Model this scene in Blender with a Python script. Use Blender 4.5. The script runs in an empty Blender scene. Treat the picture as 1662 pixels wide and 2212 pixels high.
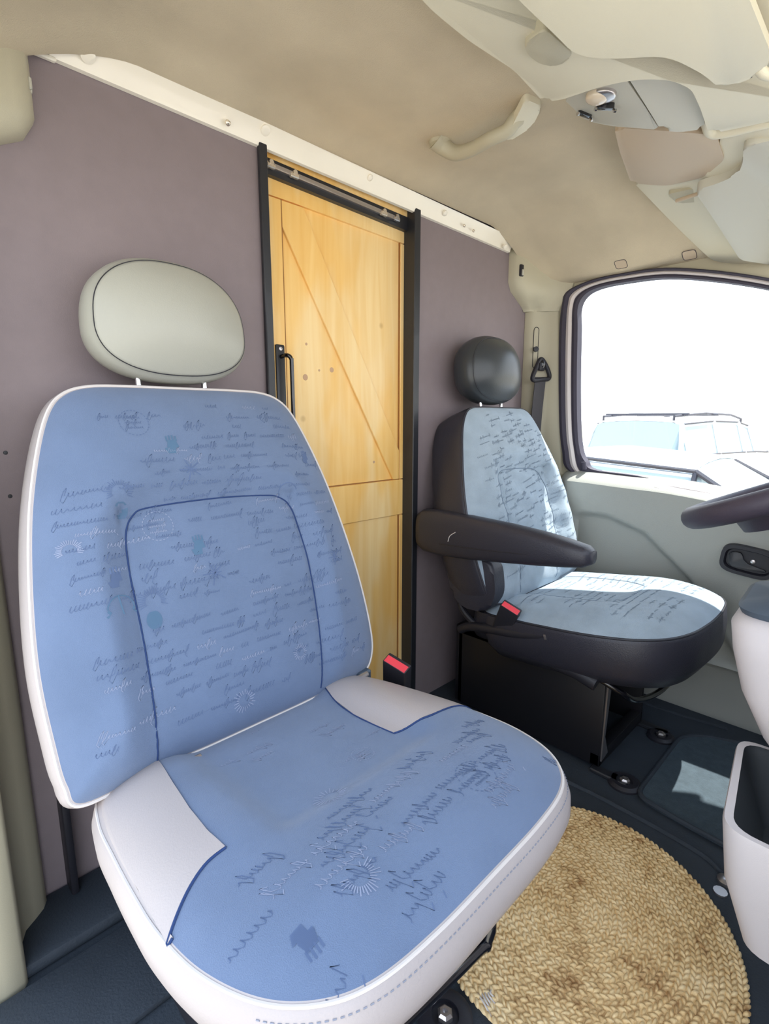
import bpy, bmesh, math, random
from mathutils import Vector, Matrix
from mathutils.bvhtree import BVHTree
random.seed(7)
D = bpy.data; S = bpy.context.scene; COL = S.collection
V = Vector

# ------------------------------------------------------------------ camera
FPX = 1120.0
PITCH = math.atan(201 / FPX); AZ = math.atan(1159 / math.hypot(FPX, 201))
CAM = V((0, -1.1, .957))
FW = V((math.cos(AZ) * math.cos(PITCH), math.sin(AZ) * math.cos(PITCH), -math.sin(PITCH)))
RT = V((math.sin(AZ), -math.cos(AZ), 0)); UP = RT.cross(FW)
cd = D.cameras.new('camera'); cam = D.objects.new('camera', cd); COL.objects.link(cam)
cam.matrix_world = Matrix.Translation(CAM) @ Matrix((RT, UP, -FW)).transposed().to_4x4()
cd.sensor_fit = 'VERTICAL'; cd.sensor_height = 24; cd.lens = FPX / 2212 * 24
cd.clip_start = .02; cd.clip_end = 200
S.camera = cam

# ------------------------------------------------------------------ light
w = D.worlds.new('sky'); S.world = w; w.use_nodes = True
nt = w.node_tree; bg = nt.nodes['Background']
tc = nt.nodes.new('ShaderNodeTexCoord'); sp = nt.nodes.new('ShaderNodeSeparateXYZ'); rp = nt.nodes.new('ShaderNodeValToRGB')
nt.links.new(tc.outputs['Generated'], sp.inputs[0]); nt.links.new(sp.outputs['Z'], rp.inputs[0]); nt.links.new(rp.outputs[0], bg.inputs[0])
rp.color_ramp.elements[0].position = 0.0; rp.color_ramp.elements[0].color = (.97, .98, 1, 1)
rp.color_ramp.elements[1].position = .8; rp.color_ramp.elements[1].color = (.62, .78, 1, 1)
bg.inputs[1].default_value = 4.4
sd = D.lights.new('sun', 'SUN'); sun = D.objects.new('sun', sd); COL.objects.link(sun)
sd.energy = 16; sd.angle = math.radians(.6); sd.color = (1, .96, .88)
SUN_EL, SUN_AZ = math.radians(65), math.radians(-12)
sdir = V((math.cos(SUN_EL) * math.cos(SUN_AZ), math.cos(SUN_EL) * math.sin(SUN_AZ), math.sin(SUN_EL)))
sun.rotation_euler = sdir.to_track_quat('Z', 'Y').to_euler()
sun.location = (3, -2, 6)
S.view_settings.view_transform = 'Standard'; S.view_settings.look = 'None'
S.view_settings.exposure = -0.55; S.view_settings.gamma = 1; S.view_settings.use_curve_mapping = False
S.cycles.max_bounces = 12; S.cycles.diffuse_bounces = 8; S.cycles.transparent_max_bounces = 12
S.cycles.sample_clamp_indirect = 6

# ------------------------------------------------------------------ helpers
def ray(px, py): return FW * FPX + RT * (px - 831) - UP * (py - 1106)
def at(px, py, ax, v):
    d = ray(px, py); return CAM + d * ((v - CAM[ax]) / d[ax])

def srgb(r, g, b):
    f = lambda c: (c / 255 / 12.92) if c <= 10 else ((c / 255 + .055) / 1.055) ** 2.4
    return (f(r), f(g), f(b), 1)

def mat(name, col, rough=.6, metal=0, bump=0, bscale=300, var=0, vscale=8, col2=None, spec=.5, coat=0, stretch=None, sheen=0):
    m = D.materials.new(name); m.use_nodes = True; n = m.node_tree; b = n.nodes['Principled BSDF']; L = n.links.new
    c = srgb(*col); b.inputs['Base Color'].default_value = c
    b.inputs['Roughness'].default_value = rough; b.inputs['Metallic'].default_value = metal
    b.inputs['Specular IOR Level'].default_value = spec; b.inputs['Coat Weight'].default_value = coat
    b.inputs['Sheen Weight'].default_value = sheen
    t = n.nodes.new('ShaderNodeTexCoord'); mp = n.nodes.new('ShaderNodeMapping'); L(t.outputs['Object'], mp.inputs[0])
    if stretch: mp.inputs['Scale'].default_value = stretch
    if var:
        nz = n.nodes.new('ShaderNodeTexNoise'); nz.inputs['Scale'].default_value = vscale; nz.inputs['Detail'].default_value = 5
        L(mp.outputs[0], nz.inputs[0])
        r = n.nodes.new('ShaderNodeValToRGB'); L(nz.outputs[0], r.inputs[0])
        r.color_ramp.elements[0].position = .3; r.color_ramp.elements[1].position = .7
        c2 = srgb(*col2) if col2 else tuple(x * (1 - var) for x in c[:3]) + (1,)
        r.color_ramp.elements[0].color = c2; r.color_ramp.elements[1].color = c
        L(r.outputs[0], b.inputs['Base Color'])
    if bump:
        nb = n.nodes.new('ShaderNodeTexNoise'); nb.inputs['Scale'].default_value = bscale; nb.inputs['Detail'].default_value = 3
        L(t.outputs['Object'], nb.inputs[0])
        bp = n.nodes.new('ShaderNodeBump'); bp.inputs['Strength'].default_value = bump; bp.inputs['Distance'].default_value = .002
        L(nb.outputs[0], bp.inputs['Height']); L(bp.outputs[0], b.inputs['Normal'])
    return m

M = {}
M['wall'] = mat('painted_panel', (136, 124, 128), .62, bump=.15, bscale=500, var=.06, vscale=30)
M['headliner'] = mat('headliner_felt', (208, 195, 170), .95, bump=.5, bscale=420, var=.14, vscale=7, spec=.2)
M['cream'] = mat('cream_plastic', (216, 210, 188), .5, bump=.12, bscale=700)
M['cream_dark'] = mat('beige_plastic', (196, 178, 154), .6, bump=.15, bscale=700)
M['grey_plastic'] = mat('grey_trim_plastic', (190, 188, 176), .45, bump=.08, bscale=700)
M['pillar'] = mat('pillar_plastic', (184, 178, 156), .5, bump=.1, bscale=700)
M['white_metal'] = mat('white_painted_metal', (246, 240, 226), .28, var=.03, vscale=15, coat=.3)
M['screw'] = mat('screw_steel', (225, 215, 200), .25, metal=.7)
M['black_metal'] = mat('black_metal', (36, 38, 44), .42, bump=.05, coat=.1)
M['black_paint'] = mat('black_paint', (20, 20, 26), .45)
M['black_gloss'] = mat('black_gloss_paint', (16, 16, 22), .18, coat=.6)
M['chrome'] = mat('chrome', (210, 210, 215), .14, metal=1)
M['alu'] = mat('aluminium', (190, 185, 185), .3, metal=.9)
M['door_panel'] = mat('door_trim', (164, 166, 160), .6, bump=.35, bscale=450)
M['frame_paint'] = mat('door_frame_paint', (214, 206, 204), .35)
M['rubber'] = mat('rubber_seal', (62, 58, 72), .7, bump=.4, bscale=500)
M['vinyl'] = mat('light_vinyl', (176, 168, 168), .42, bump=.18, bscale=420, spec=.45)
M['vinyl_head'] = mat('headrest_vinyl', (168, 168, 158), .4, bump=.14, bscale=420, spec=.45)
M['piping'] = mat('pale_piping', (214, 208, 206), .5)
M['fabric_blue'] = mat('blue_fabric', (108, 126, 157), .92, bump=.45, bscale=900, var=.14, vscale=9, sheen=.25, spec=.2)
M['print_dark'] = mat('fabric_print_dark', (95, 112, 146), .95, spec=.1)
M['print_teal'] = mat('fabric_print_teal', (88, 116, 144), .95, spec=.1)
M['print_light'] = mat('fabric_print_light', (142, 152, 178), .95, spec=.1)
M['stitch'] = mat('stitching_thread', (140, 144, 158), .8)
M['seam'] = mat('dark_seam', (52, 70, 112), .9, spec=.1)
M['fabric_grey'] = mat('blue_grey_fabric', (160, 176, 190), .92, bump=.5, bscale=700, var=.16, vscale=20, sheen=.2, spec=.2)
M['print_grey'] = mat('fabric_print_grey', (124, 138, 154), .95, spec=.1)
M['dark_vinyl'] = mat('charcoal_vinyl', (46, 46, 56), .42, bump=.3, bscale=350)
M['black_vinyl'] = mat('black_leatherette', (56, 60, 64), .33, bump=.12, bscale=350)
M['dark_plastic'] = mat('dark_plastic', (34, 34, 42), .5, bump=.1)
M['red'] = mat('red_button', (235, 70, 84), .4)
M['floor'] = mat('floor_rubber', (50, 58, 68), .75, bump=.5, bscale=240, var=.2, vscale=12)
M['mat'] = mat('mat_carpet', (70, 84, 94), .95, bump=.9, bscale=380, var=.25, vscale=60)
M['bin'] = mat('bin_plastic', (196, 190, 192), .5, bump=.15, bscale=600)
M['bin_in'] = mat('bin_liner', (58, 62, 66), .5, bump=.1)
M['boot'] = mat('gaiter', (70, 82, 96), .5)
M['wheel'] = mat('wheel_rubber', (66, 60, 74), .5, bump=.25, bscale=500)
M['webbing'] = mat('belt_webbing', (70, 68, 72), .8, bump=.4, bscale=800)
M['car_white'] = mat('white_car_paint', (236, 238, 240), .25, coat=.5)
M['car_silver'] = mat('silver_car_paint', (206, 216, 226), .25, metal=.3, coat=.5)
M['car_glass'] = mat('tinted_glass', (166, 182, 188), .1, spec=.25)
M['car_black'] = mat('car_trim', (60, 58, 66), .5)
M['tyre'] = mat('tyre', (40, 40, 42), .8)
M['ground'] = mat('gravel', (190, 182, 168), .9, var=.12, vscale=2)
M['hedge'] = mat('dry_hill', (190, 186, 150), .95, var=.2, vscale=3)
M['lens'] = mat('lamp_lens', (214, 200, 180), .15, coat=.5)
M['body_out'] = mat('van_paint', (225, 225, 225), .4)
# pine
m = mat('pine', (236, 202, 148), .5, coat=.15); M['pine'] = m
n = m.node_tree; L = n.links.new; b = n.nodes['Principled BSDF']
t = n.nodes.new('ShaderNodeTexCoord'); mp = n.nodes.new('ShaderNodeMapping'); mp.inputs['Scale'].default_value = (16, 16, 1.1)
L(t.outputs['Object'], mp.inputs[0]); nz = n.nodes.new('ShaderNodeTexNoise'); nz.inputs['Scale'].default_value = 2.2; nz.inputs['Detail'].default_value = 6
nz.inputs['Distortion'].default_value = .6
L(mp.outputs[0], nz.inputs[0]); r = n.nodes.new('ShaderNodeValToRGB'); L(nz.outputs[0], r.inputs[0])
r.color_ramp.elements[0].position = .25; r.color_ramp.elements[0].color = srgb(238, 196, 122)
r.color_ramp.elements[1].position = .7; r.color_ramp.elements[1].color = srgb(248, 218, 160)
vo = n.nodes.new('ShaderNodeTexVoronoi'); vo.inputs['Scale'].default_value = 7.0; L(t.outputs['Object'], vo.inputs[0])
kr = n.nodes.new('ShaderNodeValToRGB'); L(vo.outputs['Distance'], kr.inputs[0])
kr.color_ramp.elements[0].position = .03; kr.color_ramp.elements[0].color = (.45, .3, .16, 1)
kr.color_ramp.elements[1].position = .075; kr.color_ramp.elements[1].color = (1, 1, 1, 1)
mx = n.nodes.new('ShaderNodeMix'); mx.data_type = 'RGBA'; mx.blend_type = 'MULTIPLY'; mx.inputs[0].default_value = .35
n3 = n.nodes.new('ShaderNodeTexNoise'); n3.inputs['Scale'].default_value = 1.6; n3.inputs['Detail'].default_value = 2
m3 = n.nodes.new('ShaderNodeMapping'); m3.inputs['Scale'].default_value = (4, 4, 1.2); L(t.outputs['Object'], m3.inputs[0]); L(m3.outputs[0], n3.inputs[0])
r3 = n.nodes.new('ShaderNodeValToRGB'); L(n3.outputs[0], r3.inputs[0]); r3.color_ramp.elements[0].position = .44; r3.color_ramp.elements[0].color = (1, .86, .55, 1)
r3.color_ramp.elements[1].position = .52; r3.color_ramp.elements[1].color = (1, 1, 1, 1)
mx3 = n.nodes.new('ShaderNodeMix'); mx3.data_type = 'RGBA'; mx3.blend_type = 'MULTIPLY'; mx3.inputs[0].default_value = .8
L(r.outputs[0], mx3.inputs[6]); L(r3.outputs[0], mx3.inputs[7]); r = mx3; r_out = mx3.outputs[2]
L(r_out, mx.inputs[6]); L(kr.outputs[0], mx.inputs[7]); L(mx.outputs[2], b.inputs['Base Color'])
M['knot'] = mat('pine_knot', (196, 160, 128), .7)
M['pine_gap'] = mat('pine_gap', (150, 104, 54), .8)
# jute
m = mat('jute', (206, 176, 126), .8, bump=.6, bscale=260, spec=.3); M['jute'] = m
n = m.node_tree; L = n.links.new; b = n.nodes['Principled BSDF']
t = n.nodes.new('ShaderNodeTexCoord'); nz = n.nodes.new('ShaderNodeTexNoise'); nz.inputs['Scale'].default_value = 70; nz.inputs['Detail'].default_value = 4
n2 = n.nodes.new('ShaderNodeTexNoise'); n2.inputs['Scale'].default_value = 9
L(t.outputs['Object'], nz.inputs[0]); L(t.outputs['Object'], n2.inputs[0])
ad = n.nodes.new('ShaderNodeMath'); ad.operation = 'ADD'; L(nz.outputs[0], ad.inputs[0]); L(n2.outputs[0], ad.inputs[1])
hf = n.nodes.new('ShaderNodeMath'); hf.operation = 'MULTIPLY'; hf.inputs[1].default_value = .5; L(ad.outputs[0], hf.inputs[0])
r = n.nodes.new('ShaderNodeValToRGB'); L(hf.outputs[0], r.inputs[0])
r.color_ramp.elements[0].position = .34; r.color_ramp.elements[0].color = srgb(178, 138, 92)
r.color_ramp.elements[1].position = .62; r.color_ramp.elements[1].color = srgb(246, 222, 176)
e = r.color_ramp.elements.new(.47); e.color = srgb(232, 202, 150)
L(r.outputs[0], b.inputs['Base Color'])
# clear glass
m = D.materials.new('clear_glass'); m.use_nodes = True; n = m.node_tree; n.nodes.clear()
o = n.nodes.new('ShaderNodeOutputMaterial'); mxs = n.nodes.new('ShaderNodeMixShader'); tr = n.nodes.new('ShaderNodeBsdfTransparent'); gl = n.nodes.new('ShaderNodeBsdfGlossy')
gl.inputs['Roughness'].default_value = .02; tr.inputs[0].default_value = (.96, .98, .98, 1); mxs.inputs[0].default_value = .04
n.links.new(tr.outputs[0], mxs.inputs[1]); n.links.new(gl.outputs[0], mxs.inputs[2]); n.links.new(mxs.outputs[0], o.inputs[0]); M['glass'] = m

def ml(ms):
    if not isinstance(ms, (list, tuple)): ms = [ms]
    return [M[k] if isinstance(k, str) else k for k in ms]

def wloc(o):
    v = V((0, 0, 0))
    while o: v += o.location; o = o.parent
    return v

def obj(name, bm, ms, parent=None, loc=None, sharp=35, label=None):
    """one mesh object; bm in world coordinates"""
    me = D.meshes.new(name)
    bmesh.ops.recalc_face_normals(bm, faces=bm.faces[:]) if not getattr(obj, 'keep', False) else None
    o = D.objects.new(name, me); COL.objects.link(o)
    if parent: o.parent = parent; base = wloc(parent)
    else:
        if loc is None:
            xs = [v.co for v in bm.verts]
            loc = V((sum(v.x for v in xs) / len(xs), sum(v.y for v in xs) / len(xs), min(v.z for v in xs)))
        o.location = loc; base = V(loc)
    bmesh.ops.translate(bm, verts=bm.verts[:], vec=-base)
    bm.to_mesh(me); bm.free()
    for k in ml(ms): me.materials.append(k)
    for p in me.polygons: p.use_smooth = True
    me.set_sharp_from_angle(angle=math.radians(sharp))
    if label: o['label'] = label
    return o

def tag(o, label, cat, group=None):
    o['label'] = label; o['category'] = cat
    if group: o['group'] = group
    return o

def thing(name, label, cat, loc, group=None):
    o = D.objects.new(name, None); COL.objects.link(o); o.location = loc; o.empty_display_size = .05
    return tag(o, label, cat, group)

def struct(name, bm, ms, **k):
    o = obj(name, bm, ms, **k); o['kind'] = 'structure'; return o

def sroot(name, loc):
    o = D.objects.new(name, None); COL.objects.link(o); o.location = loc; o['kind'] = 'structure'; return o

def box(bm, x0, x1, y0, y1, z0, z1, bev=0, seg=2, mi=0, rot=None):
    vs = [bm.verts.new((x, y, z)) for x in (x0, x1) for y in (y0, y1) for z in (z0, z1)]
    fs = [(0, 1, 3, 2), (4, 6, 7, 5), (0, 4, 5, 1), (2, 3, 7, 6), (0, 2, 6, 4), (1, 5, 7, 3)]
    nf = [bm.faces.new([vs[i] for i in f]) for f in fs]
    for f in nf: f.material_index = mi
    if bev:
        es = list({e for f in nf for e in f.edges})
        r = bmesh.ops.bevel(bm, geom=es, offset=bev, segments=seg, profile=.5, affect='EDGES')
        for f in r['faces']: f.material_index = mi
        vs = list({v for f in r['faces'] for v in f.verts} | {v for v in vs if v.is_valid})
    if rot:
        c = V(((x0 + x1) / 2, (y0 + y1) / 2, (z0 + z1) / 2))
        bmesh.ops.rotate(bm, verts=vs, cent=c, matrix=rot)
    return vs

def tube(bm, pts, r, seg=10, mi=0, caps=True, closed=False, flat=None):
    pts = [V(p) for p in pts]; N = len(pts); rs = r if isinstance(r, (list, tuple)) else [r] * N
    rings = []; up = None
    for i, p in enumerate(pts):
        a = pts[(i - 1) % N] if (i or closed) else pts[i]; c = pts[(i + 1) % N] if (i < N - 1 or closed) else pts[i]
        t = (c - a).normalized()
        if up is None:
            up = t.orthogonal().normalized() if flat is None else (V(flat) - t * V(flat).dot(t)).normalized()
        else: up = (up - t * up.dot(t)).normalized()
        s = t.cross(up); k = .35 if flat is not None else 1
        rings.append([bm.verts.new(p + (up * math.cos(q) * k + s * math.sin(q)) * rs[i]) for q in [2 * math.pi * j / seg for j in range(seg)]])
    for i in range(N if closed else N - 1):
        A, B = rings[i], rings[(i + 1) % N]
        for j in range(seg):
            f = bm.faces.new((A[j], A[(j + 1) % seg], B[(j + 1) % seg], B[j])); f.material_index = mi
    if caps and not closed:
        bm.faces.new(rings[0]).material_index = mi; bm.faces.new(rings[-1]).material_index = mi

def smooth(pts, n=8, closed=False):
    pts = [V(p) for p in pts]; N = len(pts); out = []
    for i in range(N if closed else N - 1):
        g = (lambda k: pts[k % N]) if closed else (lambda k: pts[max(0, min(N - 1, k))])
        a, b, c, d = g(i - 1), g(i), g(i + 1), g(i + 2)
        for j in range(n):
            t = j / n
            out.append(.5 * ((2 * b) + (c - a) * t + (2 * a - 5 * b + 4 * c - d) * t * t + (3 * b - a - 3 * c + d) * t ** 3))
    if not closed: out.append(pts[-1])
    return out

def fillet(pts, r=6, k=5):
    """round the corners of a closed 2-D/3-D polygon by radius-like distance r"""
    pts = [V(p) for p in pts]; out = []; N = len(pts)
    for i, p in enumerate(pts):
        a = pts[i - 1] - p; b = pts[(i + 1) % N] - p
        q = min(r, a.length * .45, b.length * .45); A = p + a.normalized() * q; B = p + b.normalized() * q
        for j in range(k + 1):
            t = j / k; out.append(A * (1 - t) ** 2 + p * 2 * t * (1 - t) + B * t * t)
    return out

def extr(bm, poly, vec, bev=0, seg=2, mi=0):
    """closed 3-D polygon extruded along vec; bevel the starting face's rim"""
    vec = V(vec); A = [bm.verts.new(p) for p in poly]; B = [bm.verts.new(V(p) + vec) for p in poly]; N = len(poly)
    f0 = bm.faces.new(A); f1 = bm.faces.new(B[::-1]); fs = [f0, f1]
    for i in range(N): fs.append(bm.faces.new((A[i], A[(i + 1) % N], B[(i + 1) % N], B[i])))
    for f in fs: f.material_index = mi
    if bev:
        r = bmesh.ops.bevel(bm, geom=list(f0.edges), offset=bev, segments=seg, profile=.5, affect='EDGES')
        for f in r['faces']: f.material_index = mi

def loft(bm, secs, closed=False, mi=0):
    """secs: list of equally long point lists"""
    R = [[bm.verts.new(p) for p in s] for s in secs]; n = len(secs[0])
    for i in range(len(R) - 1):
        for j in range(n if closed else n - 1):
            bm.faces.new((R[i][j], R[i][(j + 1) % n], R[i + 1][(j + 1) % n], R[i + 1][j])).material_index = mi
    return R

def lathe(bm, prof, c, axis=(0, 0, 1), seg=24, mi=0):
    ax = V(axis).normalized(); u = ax.orthogonal().normalized(); v = ax.cross(u); c = V(c)
    R = [[bm.verts.new(c + ax * h + (u * math.cos(2 * math.pi * k / seg) + v * math.sin(2 * math.pi * k / seg)) * max(r, 1e-5)) for k in range(seg)] for r, h in prof]
    for a, b in zip(R, R[1:]):
        for k in range(seg): bm.faces.new((a[k], a[(k + 1) % seg], b[(k + 1) % seg], b[k])).material_index = mi
    bm.faces.new(R[0]).material_index = mi; bm.faces.new(R[-1][::-1]).material_index = mi

def ss(a, b, x):
    t = max(0., min(1., (x - a) / (b - a))); return t * t * (3 - 2 * t)

NB = bmesh.new
XC = .98           # centre line of the cab

# ================================================================== structure
# --- bulkhead wall (two painted panels either side of the door)
bm = NB(); box(bm, -.02, .69, 0, .02, -.02, 1.62, .001, 1)
wl = struct('wall_rear', bm, 'wall')
bm = NB(); box(bm, 1.207, 1.98, 0, .02, -.02, 1.62, .001, 1)
struct('wall_rear', bm, 'wall')
# small screw holes in the wall
for q in [(22, 1072), (12, 978)]:
    bm = NB(); lathe(bm, [(.0035, 0), (.003, .0008), (.0001, .001)], at(*q, 1, 0), (0, -1, 0), 12); obj('screw_hole', bm, 'black_metal', wl)
# --- ceiling
def zc(x):
    t = max(0., min(1., (abs(x - XC) - .56) / .34)); return 1.606 - .165 * t ** 1.5
def zceil(x, y):
    z = zc(x) - .022 * math.exp(-((y + .03) / .05) ** 2)
    z += .004 * math.exp(-((y + .33) / .05) ** 2) * math.sin(x * 3)          # shallow felt ridges
    z += .010 * ss(1.12, 1.24, x) * ss(1.62, 1.5, x) * ss(-.08, -.16, y) * ss(-.56, -.46, y)
    return z
def ceil_pt(px, py, d=0):
    z = 1.56
    for _ in range(30):
        p = at(px, py, 2, z); z = .5 * z + .5 * (zc(p.x) - d)
    return at(px, py, 2, z)
bm = NB(); xs = [.06 + 1.84 * i / 80 for i in range(81)]; ys = [-.028 - 1.35 * (j / 50) for j in range(51)]
R1 = loft(bm, [[(x, y, zceil(x, y)) for y in ys] for x in xs])
R2 = loft(bm, [[(x, y, zceil(x, y) + .04) for y in ys] for x in xs])
for A in (0, -1):
    for j in range(50): bm.faces.new((R1[A][j], R1[A][j + 1], R2[A][j + 1], R2[A][j]))
for A in (0, -1):
    for j in range(80): bm.faces.new((R1[j][A], R1[j + 1][A], R2[j + 1][A], R2[j][A]))
struct('ceiling', bm, 'headliner')
# roof skin above, keeps daylight out
bm = NB(); box(bm, -.02, 1.93, -1.42, .3, 1.66, 1.69); box(bm, -.02, .06, -1.42, .02, 1.44, 1.66); box(bm, 1.9, 1.93, -1.42, .02, 1.44, 1.66)
box(bm, -.02, 1.98, -.03, .02, 1.6, 1.66)
struct('roof_skin', bm, 'body_out')
# living-space shell behind the sliding door
# --- floor
bm = NB(); box(bm, -.02, 1.98, -1.9, .3, -.06, 0)
struct('floor', bm, 'floor')
bm = NB(); box(bm, -.02, .62, -.14, -.001, 0, .028, .008, 2); box(bm, .0, .5, -.34, -.16, 0, .012, .004, 2)
struct('trim_1', bm, 'floor')
# raised ribs pressed in the rubber floor
bm = NB()
for pts in ([(1.20, -.40), (1.22, -.62), (1.21, -.86), (1.18, -.93), (1.15, -1.0)], [(1.75, -.3), (1.78, -.66), (1.80, -.8)]):
    tube(bm, [(x, y, .001) for x, y in [(p.x, p.y) for p in smooth([(a, b, 0) for a, b in pts], 6)]], .006, 8)
struct('trim_2', bm, 'floor')
# front bulkhead and lower body sides
bm = NB(); box(bm, -.02, 1.98, -1.93, -1.88, -.06, .86); struct('wall_front', bm, 'body_out')
# driver side lower body
bm = NB(); box(bm, 1.915, 1.98, -1.9, .02, -.3, .62); struct('wall_right', bm, 'body_out')

# --- white rail above the bulkhead (folded strip with bolts)
bm = NB()
secs = []
for i in range(61):
    x = .29 + 1.40 * i / 60; z0 = 1.553 - .014 * (x - .27) / 1.4; hw = 1 if .02 < i / 60 < .985 else .6
    wob = .0012 * math.sin(x * 9)
    secs.append([(x, -.001, z0 - .004), (x, -.010, z0 - .003), (x, -.014, z0 + .006), (x, -.022 - wob, z0 + .020), (x, -.030, z0 + .034 * hw), (x, -.032, z0 + .036 * hw), (x, -.026, z0 + .038 * hw), (x, -.001, z0 + .012)])
R = loft(bm, secs, closed=True); bm.faces.new(R[0]); bm.faces.new(R[-1])
box(bm, .22, .30, -.012, -.002, 1.545, 1.552, .002, 1)
rail = struct('trim_3', bm, 'white_metal')
for (px, py, rr) in [(190, 120, .009), (574, 282, .008), (493, 266, .004), (800, 384, .006), (962, 461, .006), (1004, 488, .003), (1024, 499, .003), (1092, 533, .006)]:
    p = at(px, py, 1, -.026); bm = NB()
    ax = V((0, -.75, -.66)); lathe(bm, [(rr * 1.35, -.004), (rr * 1.35, .0012), (rr, .0025), (rr * .6, .0032), (.001, .0034)], p, ax, 14)
    obj('bolt', bm, 'white_metal' if rr > .005 else 'screw', rail)

# --- sliding pine door in the opening
YD = .03
def dw(px, py, y=YD): p = at(px, py, 1, y); return p
door = sroot('door_1', (.96, YD, 0))
def board(name, pts, y, th, mt='pine', bev=.0012, parent=door):
    bm = NB(); extr(bm, [V((x, y, z)) for x, z in pts], (0, th, 0), bev, 1, 0); return obj(name, bm, mt, parent)
xl, xr = .700, 1.208
board('door_panel', [(xl, .0), (xr, .0), (xr, 1.49), (xl, 1.49)], YD + .008, .012)
g = .0012
xs_l, xs_r = .766, 1.176
board('stile', [(xl, .0), (xs_l - g, .0), (xs_l - g, 1.4695), (xl, 1.4695)], YD, .0079)
board('stile', [(xs_r + g, .02), (xr, .02), (xr, .655), (xs_r + g, .655)], YD, .0079)
board('stile', [(xs_r + g, .771), (xr, .771), (xr, 1.462), (xs_r + g, 1.462)], YD, .0079)
board('top_board', [(xl, 1.472), (.80, 1.472), (xr, 1.464), (xr, 1.503), (xl, 1.512)], YD, .0079)
board('middle_board', [(xs_l + g, .658), (xr, .6565), (xr, .7685), (xs_l + g, .7685)], YD, .0079)
board('diagonal_brace', [(.7665, 1.4695), (.83, 1.4695), (1.174, .86), (1.174, .771), (1.149, .7705), (.7665, 1.412)], YD + .0005, .0075)
bm = NB(); box(bm, xs_l, xs_r, YD + .0075, YD + .0082, .656, .660); box(bm, xs_l, xs_r, YD + .0075, YD + .0082, .768, .772)
box(bm, xs_l - g, xs_l + g, YD + .001, YD + .009, .0, 1.47); box(bm, xs_r - g, xs_r + g, YD + .003, YD + .009, .0, 1.47)
obj('board_gap', bm, 'pine_gap', door)
for px_, py_, r_ in ((662, 743, .0035), (660, 815, .008), (717, 799, .007), (808, 998, .004), (690, 800, .003)):
    kb = NB(); lathe(kb, [(r_, 0), (r_ * .9, .0006), (.0001, .0007)], dw(px_, py_, YD + .0078), (0, -1, 0), 16); obj('knot', kb, 'knot', door, label='darker pine knot')
# handle
hb = NB(); box(hb, .733, .759, YD - .005, YD + .001, .62, 1.137, .004, 2); plate = obj('handle_plate', hb, 'black_metal', door, label='dark grey handle back plate')
hb = NB(); tube(hb, smooth([(.747, YD - .004, 1.108), (.749, YD - .026, 1.110), (.756, YD - .034, 1.102), (.757, YD - .035, 1.07), (.757, YD - .035, .8), (.757, YD - .034, .72), (.752, YD - .004, .70)], 6), .0052, 12)
obj('pull_bar', hb, 'black_gloss', plate)
hb = NB(); lathe(hb, [(.0045, 0), (.0045, .002), (.002, .0024), (.0019, .001)], (.746, YD - .0048, 1.127), (0, -1, 0), 14); obj('screw', hb, 'alu', plate)
# pine board above the door
bm = NB(); box(bm, .70, 1.21, YD - .012, YD + .01, 1.517 + .012, 1.60, .001, 1); hdr = struct('trim_4', bm, 'pine')
# track
def zt(x): return 1.512 - .014 * (x - .70) / .5
tr_ = thing('sliding_door_track', 'dark sliding-door track with a silver channel above the pine door', 'door track', (.955, YD - .01, 1.49))
bm = NB(); extr(bm, [V((.70, YD - .014, zt(.7) - .003)), V((1.21, YD - .014, zt(1.21) - .003)), V((1.21, YD - .014, zt(1.21) + .034)), V((.70, YD - .014, zt(.7) + .031))], (0, .02, 0)); obj('track_body', bm, 'black_metal', tr_)
bm = NB()
extr(bm, [V((.705, YD - .022, zt(.7) + .010)), V((1.15, YD - .022, zt(1.15) + .010)), V((1.15, YD - .022, zt(1.15) + .021)), V((.705, YD - .022, zt(.7) + .021))], (0, .008, 0), .002, 2); obj('channel', bm, 'alu', tr_)
for x in (.725, .79, 1.085, 1.135):
    bm = NB(); box(bm, x - .012, x + .012, YD - .027, YD - .016, zt(x) + .007, zt(x) + .017, .002, 1); tube(bm, [(x, YD - .028, zt(x) + .018), (x, YD - .014, zt(x) + .018)], .006, 12); obj('roller', bm, 'screw' if x < 1.1 else 'chrome', tr_)
# black posts both sides of the doorway
for nm, x0, x1 in (('trim_5', .684, .704), ('trim_6', 1.190, 1.215)):
    bm = NB(); box(bm, x0, x1, -.014, -.002, 0, 1.553, .002, 1); box(bm, x0 + (.012 if x0 < 1 else 0), x0 + (.02 if x0 < 1 else .012), -.004, YD + .02, 0, 1.55)
    struct(nm, bm, 'black_metal')
# white screws on the posts
# upright black bar at lower left of the bulkhead
bm = NB(); box(bm, .172, .186, -.045, -.003, .028, .78, .004, 2)
tag(obj('upright_bar', bm, 'dark_plastic'), 'black upright bar on the bulkhead, left of the blue seat', 'bar')
# cab-back corner boxes of the rear wall, brackets near the left pillar
bm = NB(); box(bm, .245, .292, -.045, -.001, 1.553, 1.60, .01, 3); box(bm, .255, .28, -.05, -.04, 1.56, 1.567, .002, 1)
tag(obj('wall_bracket', bm, 'grey_plastic'), 'small grey plastic bracket at the left end of the white rail', 'bracket')
bm = NB(); box(bm, .228, .258, -.025, -.001, 1.475, 1.502, .006, 2); box(bm, .25, .256, -.03, -.02, 1.48, 1.498, .002, 1)
tag(obj('coat_hook', bm, 'grey_plastic'), 'small grey hook on the bulkhead beside the upper left pillar cover', 'hook')

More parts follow.
